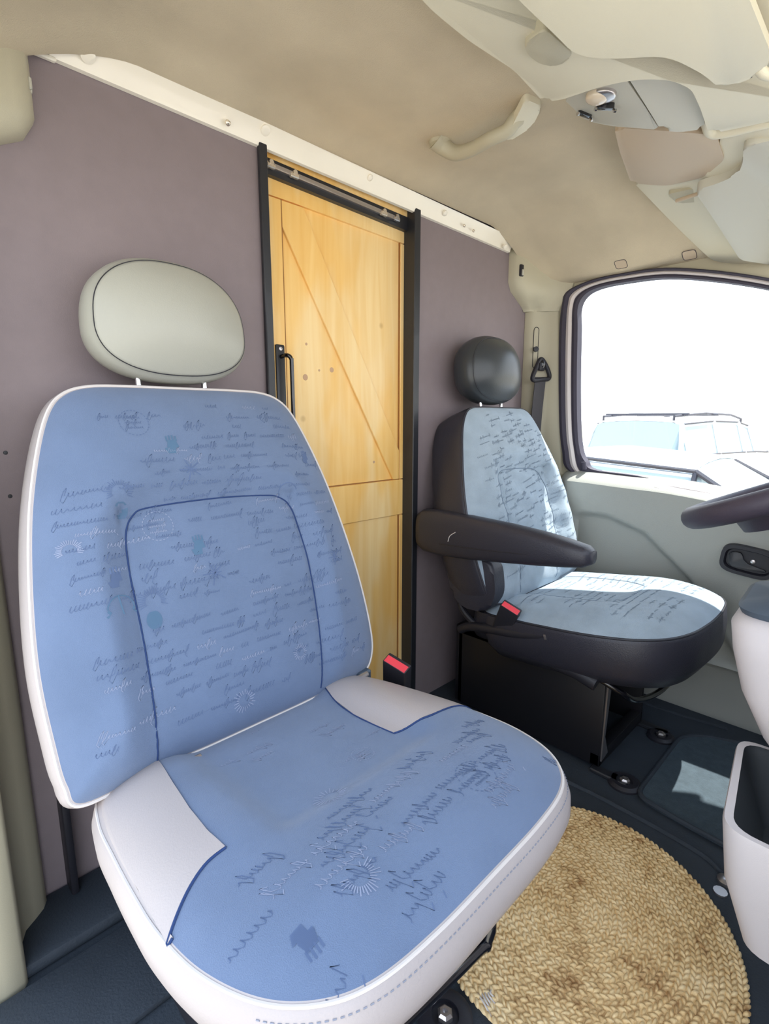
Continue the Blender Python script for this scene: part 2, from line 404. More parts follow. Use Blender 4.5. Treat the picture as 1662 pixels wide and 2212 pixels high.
# --- B-pillars: driver side (far) and passenger side (near, mirrored)
def pillar(mirror, names):
    f = (lambda p: V((2 * XC - p[0], p[1], p[2]))) if mirror else (lambda p: V(p))
    bm = NB(); secs = []
    for z in [-.0, .3, .6, .74, .85, 1.0, 1.15, 1.3, 1.37]:
        y2 = -.155 + .05 * max(0, (z - .75) / .62)
        if z < .7: y2 = -.15
        sec = [(1.99, .001, z), (1.825, -.001, z), (1.826, -.018, z), (1.834, -.034, z), (1.85, -.048, z), (1.868, -.062, z), (1.878, -.085, z), (1.882, y2 + .008, z), (1.888, y2, z), (1.915, y2 - .004, z), (1.99, y2 - .004, z)]
        secs.append([f(p) for p in sec])
    R = loft(bm, secs, closed=True); bm.faces.new(R[0]); bm.faces.new(R[-1])
    struct(names[0], bm, 'pillar', sharp=50)
    bm = NB(); secs = []
    zs = [1.352, 1.356, 1.366, 1.385, 1.41, 1.44, 1.48, 1.52, 1.555, 1.575, 1.585]
    for z in zs:
        xl_ = 1.702 + .10 * ss(1.43, 1.355, z) + .02 * ss(1.56, 1.585, z)
        y2 = -.118 - .039 * ss(1.36, 1.43, z) + .03 * ss(1.52, 1.585, z)
        k = .5 * (1 - ss(1.352, 1.375, z)) + .35 * ss(1.56, 1.585, z)
        c = V((1.86, -.02, z)); pts = []
        for (x, y) in [(xl_, .0), (xl_ + .002, -.02), (xl_ + .012, -.038), (xl_ + .035, -.05), (max(1.80, xl_ + .04), -.070), (1.845, -.09), (1.868, -.118), (1.876, -.140), (1.884, -.157), (1.93, -.157), (1.93, .0)]:
            p = V((x, y * y2 / -.157, z)); pts.append(p.lerp(c, k * .22) if x < 1.9 else p)
        secs.append([f(p) for p in pts])
    R = loft(bm, secs, closed=True); bm.faces.new(R[0]); bm.faces.new(R[-1])
    cv = struct(names[1], bm, 'pillar', sharp=50)
    return cv
cv = pillar(False, ('trim_7', 'trim_8')); cv2 = pillar(True, ('trim_9', 'trim_10'))
# clip slot in the pillar cover
bm = NB(); box(bm, 1.712, 1.730, -.046, -.036, 1.455, 1.495, .003, 2); cs = obj('clip_slot', bm, 'dark_plastic', cv)
bm = NB(); box(bm, 1.716, 1.724, -.050, -.042, 1.458, 1.478, .002, 2); obj('hook_tab', bm, 'grey_plastic', cs)
# belt slot on the column
bm = NB(); pts = [(1.832, -.036, z) for z in (1.16, 1.30)]
ov = [(1.8315 + .0 * k, 0, 0) for k in range(1)]
L_ = []
for k in range(24):
    a = 2 * math.pi * k / 24; L_.append(V((1.842 + .008 * math.cos(a), -.0425 - .006 * math.cos(a), (1.285 if math.sin(a) > 0 else 1.16) + .012 * math.sin(a))))
tube(bm, L_, .0012, 6, closed=True); o_ = struct('trim_11', bm, 'dark_plastic')

belt = thing('seat_belt', 'dark grey shoulder belt with guide loop on the driver-side pillar', 'seat belt', (1.83, -.06, .30))
bm = NB()
ring = smooth([(1.812, -.068, 1.150), (1.826, -.074, 1.176), (1.846, -.078, 1.168), (1.872, -.086, 1.130), (1.868, -.088, 1.108), (1.835, -.078, 1.104), (1.800, -.066, 1.100), (1.793, -.064, 1.112)], 6, True)
tube(bm, ring, .0085, 10, closed=True); box(bm, 1.812, 1.85, -.084, -.066, 1.135, 1.165, .006, 2); obj('guide_loop', bm, 'dark_plastic', belt)
bm = NB(); lathe(bm, [(.014, 0), (.014, .006), (.009, .009), (.001, .009)], (1.829, -.078, 1.158), (-.6, -.8, 0), 18); obj('bolt', bm, 'black_gloss', belt)
bm = NB(); lathe(bm, [(.010, 0), (.010, .008), (.001, .009)], (1.828, -.05, 1.215), (-.6, -.8, 0), 18); obj('height_adjuster', bm, 'dark_plastic', belt)
bm = NB(); secs = []
for p, wv in [((1.832, -.075, 1.112), .026), ((1.828, -.070, 1.0), .026), ((1.826, -.066, .85), .025), ((1.828, -.062, .6), .024), ((1.83, -.06, .3), .024)]:
    u = V((.80, -.25, 0)).normalized() * wv; p = V(p); q = V((-.25, -.8, 0)).normalized() * .0012
    secs.append([p - u - q, p + u - q, p + u + q, p - u + q])
R = loft(bm, secs, closed=True); bm.faces.new(R[0]); bm.faces.new(R[-1]); obj('webbing', bm, 'webbing', belt)

# --- driver's door: frame, seals, glass, trim panel
XW = 1.882
def outline(pts, n=8):   # px list -> smooth world loop on the door plane
    return smooth(pts, n, True)
def P2(px, py): p = at(px, py, 0, XW); return V((p.y, p.z, 0))
def loop(kind):
    # glass outline: rear edge, top, front, bottom
    dxr, dt, db, dr = dict(D=(0, 0, 0, 0), C=(.022, .010, .0, .012), B=(.043, .020, .0, .03), A=(.066, .028, .0, .05))[kind]
    pts = [(-.245, .800), (-.222, .84), (-.206, .93), (-.192, 1.10), (-.183, 1.28), (-.178, 1.345), (-.192, 1.385), (-.235, 1.408), (-.33, 1.413), (-.50, 1.398), (-.75, 1.322), (-.95, 1.22), (-1.2, 1.02), (-1.42, .80), (-1.40, .66), (-1.2, .655), (-1.0, .667), (-.70, .712), (-.47, .758), (-.28, .772)]
    out = []
    for i, (y, z) in enumerate(pts):
        if i <= 4: y += dxr
        elif i <= 6: y += dxr * .85; z += dt
        elif i == 7: y += dxr * .35; z += dt
        elif i <= 12: z += dt
        elif i == 13: y -= dr
        else: z -= .03 if kind != 'D' else 0
        if i == 0: z -= .0 if kind == 'D' else .03
        out.append(V((y, z, 0)))
    return smooth(out, 6, True)
def ringmesh(bm, A, B, x0, x1, inner_x=None, mi=0):
    """solid ring between loops A (outer) and B (inner), thickness x0..x1"""
    secs = [[V((x0, p.x, p.y)) for p in A], [V((x0 + .002, p.x * .5 + q.x * .5, p.y * .5 + q.y * .5)) + V((-.006, 0, 0)) for p, q in zip(A, B)], [V((x0, p.x, p.y)) for p in B], [V((x1, p.x, p.y)) for p in B], [V((x1, p.x, p.y)) for p in A]]
    n = len(A); R = [[bm.verts.new(p) for p in s] for s in secs]
    for i in range(5):
        for j in range(n): bm.faces.new((R[i][j], R[i][(j + 1) % n], R[(i + 1) % 5][(j + 1) % n], R[(i + 1) % 5][j])).material_index = mi
LD, LC, LB, LA = loop('D'), loop('C'), loop('B'), loop('A')
bm = NB(); out_ = []
cy_, cz_ = -.7, 1.08
for p in LA:
    dx, dz = p.x - cy_, p.y - cz_; k = 9
    for lim, d in ((.0 - cy_, dx), (-1.62 - cy_, dx), (1.66 - cz_, dz), (.56 - cz_, dz)):
        if d * lim > 0: k = min(k, lim / d)
    out_.append(V((cy_ + dx * max(1, k), cz_ + dz * max(1, k), 0)))
secs = [[V((x_, p.x, p.y)) for p in L_] for x_, L_ in ((XW + .012, LA), (XW + .008, out_), (XW + .04, out_), (XW + .04, LA))]
loft(bm, secs + [secs[0]], closed=True); struct('trim_12', bm, 'pillar')
win = sroot('window_1', (XW, -.7, .7))
bm = NB(); ringmesh(bm, LA, LB, XW - .006, XW + .06); obj('door_seal', bm, 'rubber', win, label='dark rubber door seal')
bm = NB(); ringmesh(bm, LB, LC, XW + .0, XW + .05); obj('window_frame', bm, 'frame_paint', win, label='pale painted window frame')
bm = NB(); ringmesh(bm, LC, LD, XW + .004, XW + .04); obj('gasket', bm, 'rubber', win, label='black rubber window gasket')
bm = NB()
vs = [bm.verts.new((XW + .022, p.x, p.y)) for p in LD]; bm.faces.new(vs); obj('glass', bm, 'glass', win)
bm = NB(); tube(bm, [(XW - .004, -.247, .772), (XW - .006, -.243, .80)], .009, 10); obj('gasket_end', bm, 'rubber', win)

def zs_in(y):   # inner edge of the door sill
    return .731 - .010 * ss(-.18, -.5, y) - .07 * ss(-.45, -1.3, y) if y > -.5 else .721 - .085 * ss(-.45, -1.25, y)
def zs_out(y): return zs_in(y) + .038
def zcurve(y):
    P = [(-.24, .60), (-.27, .617), (-.36, .618), (-.49, .575), (-.64, .445), (-.735, .31), (-.80, .21), (-1.2, .1)]
    for (a, b), (c, d) in zip(P, P[1:]):
        if c <= y <= a: return b + (d - b) * (a - y) / (a - c)
    return P[0][1]
bm = NB(); secs = []
for i in range(121):
    y = -.172 - 1.2 * i / 120; sec = []
    zi = zs_in(y); ramp = 1 - math.exp(-((y + .172) / -.02)) if y < -.172 else 0
    sec.append((1.935, y, zs_out(y) - .02)); sec.append((1.915, y, zs_out(y) + .004)); sec.append((1.89, y, zs_out(y))); sec.append((1.862, y, zi + .024)); sec.append((1.836, y, zi + .008)); sec.append((1.828, y, zi)); 
    for k in range(1, 60):
        z = zi - .006 - (zi - .20) * k / 60
        d = zcurve(y) - z
        rec = .022 * ss(-.010, .014, d) * ss(-.236, -.252, y) * ss(.19, .22, z)
        sec.append((1.828 + rec + .008 * (zi - z), y, z))
    sec += [(1.822, y, .196), (1.818, y, .190), (1.830, y, .182), (1.836, y, .17), (1.842, y, .0), (1.935, y, .0)]
    if i < 3:
        sec = [(min(1.93, a + .02 * (1 - i / 3)), b, c) for a, b, c in sec]
    secs.append(sec)
R = loft(bm, secs, closed=True); bm.faces.new(R[0]); bm.faces.new(R[-1])
door2 = sroot('door_2', (1.88, -.7, 0))
dp = obj('trim_panel', bm, 'door_panel', door2, sharp=45)
# vent / speaker slot on the sill
bm = NB(); pl = []
for k in range(32):
    a = 2 * math.pi * k / 32; c, s_ = math.cos(a), math.sin(a)
    y = -.62 + .115 * (abs(c) ** .35) * (1 if c > 0 else -1); s_ = .5 + .5 * (abs(s_) ** .35) * (1 if s_ > 0 else -1)
    pl.append(V((1.842 + .014 * s_, y, zs_in(y) + .0095 + .0115 * s_)))
extr(bm, pl, (.0, 0, .0025), 0); obj('sill_vent', bm, 'bin', dp, label='flat grey vent slot in the door sill')
# door handle: bezel, cup, lever
def oblong(cy, cz, hy, hz, x, tilt=0, n=40, pw=.55):
    out = []
    for k in range(n):
        a = 2 * math.pi * k / n; c, s_ = math.cos(a), math.sin(a)
        u = hy * (abs(c) ** pw) * (1 if c > 0 else -1); v = hz * (abs(s_) ** pw) * (1 if s_ > 0 else -1)
        out.append(V((x, cy + u * math.cos(tilt) - v * math.sin(tilt), cz + u * math.sin(tilt) + v * math.cos(tilt))))
    return out
hc = at(1618, 1212, 0, 1.83); tl = .10
bz = NB(); A = oblong(hc.y, hc.z, .073, .047, 1.834, tl); B = oblong(hc.y, hc.z, .070, .044, 1.811, tl); Cc = oblong(hc.y, hc.z, .060, .034, 1.811, tl); E_ = oblong(hc.y, hc.z, .056, .030, 1.824, tl)
R = loft(bz, [A, B, Cc, E_], closed=False)
for r1, r2 in zip(R, R[1:]): bz.faces.new((r1[-1], r1[0], r2[0], r2[-1]))
bz.faces.new(R[-1]); hz = obj('handle_bezel', bz, 'dark_plastic', dp, label='dark oval bezel of the inner door handle')
# move the lever into the cup
bm = NB(); fy = hc.y
extr(bm, fillet([V((1.816, fy + .050, hc.z + .022)), V((1.816, fy + .018, hc.z + .026)), V((1.816, fy + .008, hc.z - .004)), V((1.816, fy - .045, hc.z - .018)), V((1.816, fy - .045, hc.z - .026)), V((1.816, fy + .048, hc.z - .020))], .01, 4), (.008, 0, 0), .002, 2)
obj('door_lever', bm, 'black_metal', hz)
bm = NB(); lathe(bm, [(.006, 0), (.006, .003), (.002, .004)], (1.823, fy - .012, hc.z + .002), (-1, 0, 0), 14); obj('screw', bm, 'alu', hz)
# headliner clips over the window
for q in ((1342, 571), (1490, 551)):
    c = ceil_pt(*q, .003); d1 = V((0, 1, 0)); bm = NB(); pts = []
    slope = (zc(c.x + .01) - zc(c.x - .01)) / .02; d2 = V((1, 0, slope)).normalized(); nn = d1.cross(d2).normalized()
    for k in range(28):
        a = 2 * math.pi * k / 28; cc, s_ = math.cos(a), math.sin(a)
        pts.append(c + d1 * .019 * (abs(cc) ** .45) * (1 if cc > 0 else -1) + d2 * .017 * (abs(s_) ** .45) * (1 if s_ > 0 else -1))
    extr(bm, pts, nn * (.004 if nn.z > 0 else -.004), .0008, 1); tube(bm, pts, .0009, 5, mi=1, closed=True)
    tag(obj('trim_cap', bm, ['cream_dark', 'rubber']), 'rounded square cap in the ceiling edge, ' + ('nearer the pillar' if q[0] < 1400 else 'nearer the front visor'), 'cap', 'caps above the side window')
# grab handle on the ceiling
gh = thing('grab_handle', 'beige moulded grab handle on the ceiling by the overhead lamp', 'grab handle', (1.03, -.35, 1.57))
def cp(px, py, d): p = ceil_pt(px, py, d); return p
A0, A1 = cp(945, 300, .002), cp(1148, 230, .002)
bm = NB(); pth = smooth([cp(944, 301, -.002), cp(960, 318, .012), cp(985, 331, .030), cp(1020, 322, .038), cp(1060, 300, .040), cp(1095, 283, .036), cp(1112, 262, .022), cp(1140, 235, .004), cp(1152, 222, -.004)], 8)
N_ = len(pth); rs = [.015 + .010 * (abs(2 * i / (N_ - 1) - 1) ** 3) for i in range(N_)]
tube(bm, pth, rs, 14); obj('grip', bm, 'pillar', gh)
bm = NB(); extr(bm, fillet([cp(1136, 214, .012), cp(1172, 230, .012), cp(1150, 275, .030), cp(1100, 306, .044), cp(1094, 298, .044), cp(1118, 250, .028)], .012, 4), (0, 0, .02), .004, 2); obj('end_cover', bm, 'cream', gh)
bm = NB(); lathe(bm, [(.026, 0), (.024, .008), (.012, .014)], cp(950, 305, -.001), (0, 0, -1), 20); obj('end_foot', bm, 'pillar', gh)

# --- overhead shelf, visors, lamp
def slab(name, pts, z, ztop, mt, parent, bev=.01, r=.02, seg=3, lab=None):
    poly = [at(p[0], p[1], 2, p[2] if len(p) > 2 else z) for p in pts]
    bm = NB(); poly = fillet(poly, r, 4)
    A = [bm.verts.new(p) for p in poly]; B = [bm.verts.new((p.x, p.y, ztop if callable(ztop) is False else ztop(p))) for p in poly]; n = len(A)
    f0 = bm.faces.new(A); bm.faces.new(B[::-1])
    for i in range(n): bm.faces.new((A[i], A[(i + 1) % n], B[(i + 1) % n], B[i]))
    if bev: bmesh.ops.bevel(bm, geom=list(f0.edges), offset=bev, segments=seg, profile=.5, affect='EDGES')
    return obj(name, bm, mt, parent, label=lab, sharp=40)
shelf = thing('overhead_shelf', 'cream moulded overhead shelf spanning the ceiling above the windscreen', 'overhead shelf', (1.0, -.8, 1.52))
slab('shelf_body', [(700, -330), (860, -60), (930, 20), (1010, 86), (1111, 152), (1175, 221), (1216, 215, 1.53), (1290, 190, 1.512), (1340, 178, 1.50), (1390, 171, 1.494), (1450, 173, 1.49), (1494, 192, 1.49), (1514, 235, 1.492), (1532, 290, 1.50), (1620, 272, 1.50), (1760, 240, 1.50), (2300, 60, 1.50), (2300, -900, 1.50), (900, -900, 1.50), (700, -600, 1.51)], 1.535, 1.60, 'cream', shelf, .012, .02)
# rounded edge of the shelf in front of the driver visor
bm = NB(); pth = smooth([at(1526, 250, 2, 1.530), at(1536, 284, 2, 1.522), at(1570, 284, 2, 1.518), at(1630, 270, 2, 1.516), at(1720, 248, 2, 1.516), at(1900, 200, 2, 1.516)], 8)
tube(bm, pth, .011, 14); obj('shelf_lip', bm, 'cream', shelf)
slab('driver_shelf', [(1368, 393, 1.565), (1440, 468, 1.535), (1500, 528, 1.475), (1540, 564, 1.425), (1600, 571, 1.405), (1700, 560, 1.40), (2000, 420, 1.42), (1900, 240, 1.49), (1662, 262, 1.51), (1560, 285, 1.52), (1548, 345, 1.53)], 1.53, lambda p: max(zc(p.x) + .01, p.z + .03), 'cream', shelf, .008, .02)
slab('centre_fairing', [(1327, 276, 1.545), (1440, 283, 1.525), (1548, 292, 1.52), (1566, 345, 1.523), (1520, 384, 1.525), (1440, 402, 1.54), (1364, 396, 1.562), (1340, 330, 1.555)], 1.52, 1.60, 'cream_dark', shelf, .012, .02, lab='pinkish beige fairing between the lamp and the driver side')
# recesses for the visor finger grips
slab('grip_recess', [(1132, 95, 1.509), (1178, 62, 1.506), (1240, 118, 1.506), (1205, 146, 1.511), (1165, 138, 1.514), (1140, 118, 1.513)], 1.533, 1.56, 'pillar', shelf, .003, .012)
slab('grip_recess', [(1441, 420, 1.534), (1500, 407, 1.527), (1512, 436, 1.512), (1465, 440, 1.52)], 1.52, 1.56, 'pillar', shelf, .002, .012)
lamp = thing('ceiling_lamp', 'grey ceiling lamp unit with black switches in the overhead shelf arch', 'lamp', (1.05, -.66, 1.49))
slab('lamp_housing', [(1217, 213, 1.54), (1290, 183, 1.53), (1345, 160, 1.525), (1394, 230, 1.520), (1426, 281, 1.512), (1380, 277, 1.518), (1325, 273, 1.53), (1268, 262, 1.545)], 1.51, 1.60, 'grey_plastic', lamp, .006, .012)
slab('bin_lid', [(1346, 150, 1.524), (1440, 140, 1.52), (1500, 160, 1.518), (1516, 225, 1.514), (1524, 278, 1.506), (1470, 286, 1.500), (1429, 282, 1.506), (1397, 230, 1.516)], 1.50, 1.60, 'grey_plastic', lamp, .012, .015)
def dome(name, px, py, z, r, mt, parent, sx=1, h=.5, n=(0, .15, -1)):
    bm = NB(); pr = [(r * math.cos(a), r * h * math.sin(a)) for a in [math.pi / 2 * k / 8 for k in range(9)]]
    lathe(bm, [(r, -.006)] + pr, at(px, py, 2, z), n, 24)
    return obj(name, bm, mt, parent)
dome('lens', 1290, 212, 1.527, .020, 'lens', lamp, h=.45)
dome('spot_rim', 1303, 208, 1.528, .023, 'alu', lamp, h=.30)
for (q, z) in (((1308, 236), 1.520), ((1264, 251), 1.535)):
    c = at(*q, 2, z); bm = NB(); dx = (V((.8, -.6, 0)) if q[0] > 1290 else V((1, -.25, 0))).normalized(); dy = V((-dx.y, dx.x, 0))
    extr(bm, fillet([c + dx * .018 + dy * .003, c - dx * .016 + dy * .005, c - dx * .018 - dy * .003, c + dx * .016 - dy * .005], .004, 4), (0, 0, .01), .002, 2)
    sw = obj('switch', bm, 'black_gloss', lamp, label='glossy black rocker switch')
    for e_ in (1, -1):
        bm = NB(); tube(bm, [c + dx * .017 * e_ - V((0, 0, .001)), c + dx * .021 * e_ - V((0, 0, .001))], .0035, 8); obj('switch_rim', bm, 'chrome', sw)
v1 = thing('sun_visor', 'passenger sun visor, cream panel folded up at the top right', 'sun visor', (.95, -.8, 1.50), 'sun visors')
slab('visor_panel', [(1040, -90), (1120, 0), (1188, 64), (1246, 122), (1330, 128), (1440, 120), (1520, 160), (1560, 196), (1650, 158), (1668, 120), (1500, -300), (1100, -300)], 1.483, 1.497, 'cream', v1, .007, .03)
bm = NB(); tube(bm, smooth([at(1640, 146, 2, 1.49), at(1655, 160, 2, 1.485), at(1690, 158, 2, 1.49), at(1740, 120, 2, 1.51)], 5), .008, 12); obj('visor_pivot', bm, 'cream', v1)
bm = NB(); box(bm, *[c for a, b in zip(at(1632, 150, 2, 1.512) - V((.012, .012, .004)), at(1632, 150, 2, 1.512) + V((.016, .014, .01))) for c in (a, b)], .003, 2); obj('pivot_socket', bm, 'dark_plastic', v1)
v2 = thing('sun_visor', 'driver sun visor, grey-cream panel folded up at the right edge', 'sun visor', (1.5, -.8, 1.44), 'sun visors')
slab('visor_panel', [(1500, 412, 1.50), (1553, 396, 1.50), (1596, 376, 1.50), (1606, 350, 1.50), (1606, 318, 1.50), (1680, 300, 1.50), (2000, 330, 1.46), (1900, 560, 1.39), (1662, 572, 1.388), (1600, 562, 1.392), (1540, 470, 1.46)], 1.44, lambda p: p.z + .02, 'grey_plastic', v2, .006, .02)
bm = NB(); c = at(1475, 432, 2, 1.50); tube(bm, [at(1462, 434, 2, 1.508), at(1510, 418, 2, 1.502)], .0045, 10); obj('visor_clip', bm, 'cream_dark', v2)

# ================================================================== seats
def tdir(deg): r = math.radians(deg); return V((0, math.sin(r), math.cos(r)))
class Pad:
    """upholstered pad: closed outline in an (a,b) plane, domed front, rounded sides"""
    def __init__(s, O, A, B, outl, H, prof, K=46, n=7, mats=('fabric_blue', 'vinyl'), edge=.985):
        s.O, s.A, s.B = V(O), V(A), V(B); s.N = s.A.cross(s.B).normalized()
        if s.N.y > 0 and abs(s.N.y) > .5: s.N = -s.N
        if abs(s.N.z) > .7 and s.N.z < 0: s.N = -s.N
        s.H = H; s.mats = mats; s.lim = .285; loop_ = smooth([(a, b, 0) for a, b in outl], n, True); s.loop = loop_
        c = sum(loop_, V((0, 0, 0))) / len(loop_); s.c = c; bm = s.bm = NB(); rings = []
        def P(a, b, h): return s.O + s.A * a + s.B * b + s.N * h
        s.P = P
        cen = bm.verts.new(P(c.x, c.y, H(c.x, c.y, 0)))
        for k in range(1, K + 1):
            q = k / K; q = q ** .85
            rings.append([bm.verts.new(P(*(c + (p - c) * q).xy, H(*(c + (p - c) * q).xy, q))) for p in loop_])
        nf = len(rings)
        for sc, dep in prof:      # outward offset (m) and depth
            rr = []
            for i, p in enumerate(loop_):
                nx = loop_[(i + 1) % len(loop_)] - loop_[i - 1]; nrm = V((nx.y, -nx.x, 0)).normalized()
                if nrm.dot(p - c) < 0: nrm = -nrm
                q = p + nrm * sc; rr.append(bm.verts.new(P(q.x, q.y, H(p.x, p.y, 1) - dep)))
            rings.append(rr)
        m_ = len(loop_)
        for j in range(m_): bm.faces.new((cen, rings[0][j], rings[0][(j + 1) % m_]))
        for i in range(len(rings) - 1):
            for j in range(m_):
                f = bm.faces.new((rings[i][j], rings[i][(j + 1) % m_], rings[i + 1][(j + 1) % m_], rings[i + 1][j]))
                if i >= nf - 1: f.material_index = 1
        bm.faces.new(rings[-1]).material_index = 1
        bm.normal_update(); s.tree = BVHTree.FromBMesh(bm)
    def px(s, x, y):
        h = s.tree.ray_cast(CAM, ray(x, y).normalized())
        if not h[0]: return None
        d = h[0] - s.O; return (d.dot(s.A), d.dot(s.B))
    def hit(s, a, b, off=0):
        o = s.P(a, b, .4); h = s.tree.ray_cast(o, -s.N)
        return (h[0] + s.N * off) if h[0] and (off == 0 or h[1].dot(s.N) > .72) else None
    def build(s, name, parent, label=None): return obj(name, s.bm, s.mats, parent, label=label, sharp=60)
    def line(s, bm, ab, r, off=0, n=6, closed=False, seg=6, mi=0, do_smooth=True):
        pts = smooth([(a, b, 0) for a, b in ab], n, closed) if do_smooth else [V((a, b, 0)) for a, b in ab]
        P = [s.hit(p.x, p.y, off) for p in pts]; P = [p for p in P if p]
        if len(P) > 2: tube(bm, P, r, seg, mi, closed=closed)
    def stroke(s, bm, pts, wd, off=.0006, mi=0):
        if any(abs(p[0]) > s.lim for p in pts): return
        P = [(p, s.hit(p[0], p[1], off)) for p in pts]; prev = None
        for (p, h), (q, g_) in zip(P, P[1:]):
            if not h or not g_: prev = None; continue
            t = g_ - h
            if t.length < 1e-6 or t.length > .019: prev = None; continue
            sd_ = s.N.cross(t).normalized() * wd * .5
            if prev is None: prev = (bm.verts.new(h - sd_), bm.verts.new(h + sd_))
            cur = (bm.verts.new(g_ - sd_), bm.verts.new(g_ + sd_))
            bm.faces.new((prev[0], prev[1], cur[1], cur[0])).material_index = mi; prev = cur
    def rim(s, bm, sc, dep, r, seg=6, frac=(0, 1)):
        m_ = len(s.loop); P = []
        for i in range(int(m_ * frac[0]), int(m_ * frac[1])):
            p = s.loop[i % m_]; nx = s.loop[(i + 1) % m_] - s.loop[(i - 1) % m_]; nrm = V((nx.y, -nx.x, 0)).normalized()
            if nrm.dot(p - s.c) < 0: nrm = -nrm
            q = p + nrm * sc; P.append(s.P(q.x, q.y, s.H(p.x, p.y, 1) - dep))
        tube(bm, P, r, seg, closed=(frac == (0, 1)))

def word(a, b, length, h, ang=0, rng=random):
    """illegible cursive scribble"""
    pts = []; t = 0; x = 0; amp = h * rng.uniform(.3, .5)
    while x < length:
        if rng.random() < .13: amp = h * rng.uniform(.75, 1.25)
        else: amp = h * rng.uniform(.18, .45)
        st = h * rng.uniform(.35, .7)
        for k in range(5):
            f = k / 5; pts.append((x + st * f + .35 * amp * math.sin(2 * math.pi * f + 1), amp * math.sin(2 * math.pi * f)))
        x += st
    c, s_ = math.cos(ang), math.sin(ang)
    return [(a + u * c - v * s_ + v * .4 * c, b + u * s_ + v * c) for u, v in pts]
def prints(pad, rows, rng, clip, hw=.011, wd=.0011, light=.2, ang=0.):
    bm = NB()
    for (b, a0, a1) in rows:
        a = a0
        while a < a1:
            ln = rng.uniform(.015, .07)
            if rng.random() < .72 and clip(a, b) and clip(a + ln, b):
                pad.stroke(bm, word(a, b + rng.uniform(-.002, .002), ln, hw * rng.uniform(.7, 1.2), ang + rng.uniform(-.04, .08), rng), wd, mi=(2 if rng.random() < light else 0))
            a += ln + rng.uniform(.006, .02)
    return bm
def motif(pad, bm, kind, a, b, r, mi=0, rng=random):
    if kind == 'circle':
        for k in range(26):
            t = 2 * math.pi * k / 26; pad.stroke(bm, [(a + r * math.cos(t + d), b + r * math.sin(t + d)) for d in (0, .07, .14)], .0012, mi=mi)
        for k in range(3): pad.stroke(bm, word(a - r * .6, b + r * .4 * (1 - k), r * 1.1, r * .25, rng=rng), .0008, mi=mi)
    if kind in ('sun', 'wsun'):
        for k in range(22):
            t = math.pi * (k / 21) * (2 if kind == 'wsun' else 1.25) - .4; r1 = r * rng.uniform(.9, 1.25)
            pad.stroke(bm, [(a + q * math.cos(t), b + q * math.sin(t)) for q in (r * .6, r * .8, r1)], .0014, mi=mi)
    if kind == 'blob':
        for k in range(-10, 11):
            y = k / 10; hw_ = math.sqrt(max(0, 1 - y * y)) * r * .8
            pad.stroke(bm, [(a - hw_ + 2 * hw_ * f / 5, b + y * r) for f in range(6)], r * .085, mi=mi)
    if kind == 'hand':
        for k in range(-8, 9):
            y = k / 8; hw_ = (1 - .3 * abs(y)) * r * .6
            pad.stroke(bm, [(a - hw_ * (1.6 if y < -.2 else 1) + 2 * hw_ * f / 5, b + y * r * .7) for f in range(6)], r * .10, mi=mi)
        for k in range(4): pad.stroke(bm, [(a + (k - 1.5) * r * .32, b + r * q) for q in (.6, 1.0, 1.35 - .1 * abs(k - 1.5))], r * .17, mi=mi)
    if kind == 'star':
        for k in range(10):
            t = 2 * math.pi * k / 10; q = r * (1.25 if k % 2 else .7); pad.stroke(bm, [(a, b), (a + q * .5 * math.cos(t), b + q * .5 * math.sin(t)), (a + q * math.cos(t), b + q * math.sin(t))], .0022, mi=mi)
    if kind == 'anchor':
        pad.stroke(bm, [(a - .002, b + r), (a, b + r * .3), (a + .002, b - r * .3), (a + .004, b - r * 1.1)], .0022, mi=mi)
        pad.stroke(bm, [(a + r * .9 * math.cos(t), b + r * .1 + r * .85 * math.sin(t)) for t in [math.pi * (.02 + .96 * k / 12) for k in range(13)]], .0022, mi=mi)
        for sg in (-1, 1): pad.stroke(bm, [(a + sg * r * .9, b + .1 * r), (a + sg * r * .75, b - .1 * r), (a + sg * r * 1.0, b - .3 * r)], .004, mi=mi)

def sym(half):  # half outline from top centre clockwise (a>=0) mirrored
    return [(a, b) for a, b in half] + [(-a, b) for a, b in half[::-1] if a > 1e-6]

X3 = V((1, 0, 0))
# ------------------------------------------------------------ passenger seat
XP = .443
ps = thing('passenger_seat', 'blue patterned front seat with pale grey vinyl edges and headrest, nearest the camera', 'seat', (XP, -.5, 0), 'front seats')
BACK_HALF = [(0, .629), (.10, .629), (.165, .626), (.205, .612), (.232, .58), (.258, .51), (.283, .41), (.301, .29), (.310, .18), (.308, .08), (.296, .025), (.262, -.006), (.18, -.010), (.09, -.012), (0, -.012)]
SEAM_P = [(-.182, .0), (-.176, .10), (-.172, .20), (-.172, .30), (-.166, .362), (-.150, .392), (-.12, .403), (0, .406), (.10, .401), (.135, .393), (.155, .372), (.163, .33), (.168, .25), (.160, .14), (.150, .06), (.142, .0)]
def segdist(a, b, L2):
    m_ = 9
    for (x0, y0), (x1, y1) in zip(L2, L2[1:]):
        dx, dy = x1 - x0, y1 - y0; t = max(0, min(1, ((a - x0) * dx + (b - y0) * dy) / (dx * dx + dy * dy)))
        m_ = min(m_, math.hypot(a - x0 - dx * t, b - y0 - dy * t))
    return m_
def H_back(a, b, q):
    h = .020 * (1 - q ** 5)
    inside = abs(a + .006) < .17 and b < .405
    d = segdist(a, b, SEAM_P)
    h += (.020 * ss(.0, .05, d) * math.exp(-max(0, d - .05) * 9) if not inside else .006 * ss(0, .10, d)) * (1 - q ** 6)
    h -= .004 * math.exp(-(d / .006) ** 2) * (1 - q ** 8)
    h -= .012 * q ** 14
    return h
PR_BACK = [(.004, .004), (.009, .012), (.012, .03), (.010, .06), (-.001, .095), (-.02, .118), (-.06, .124)]
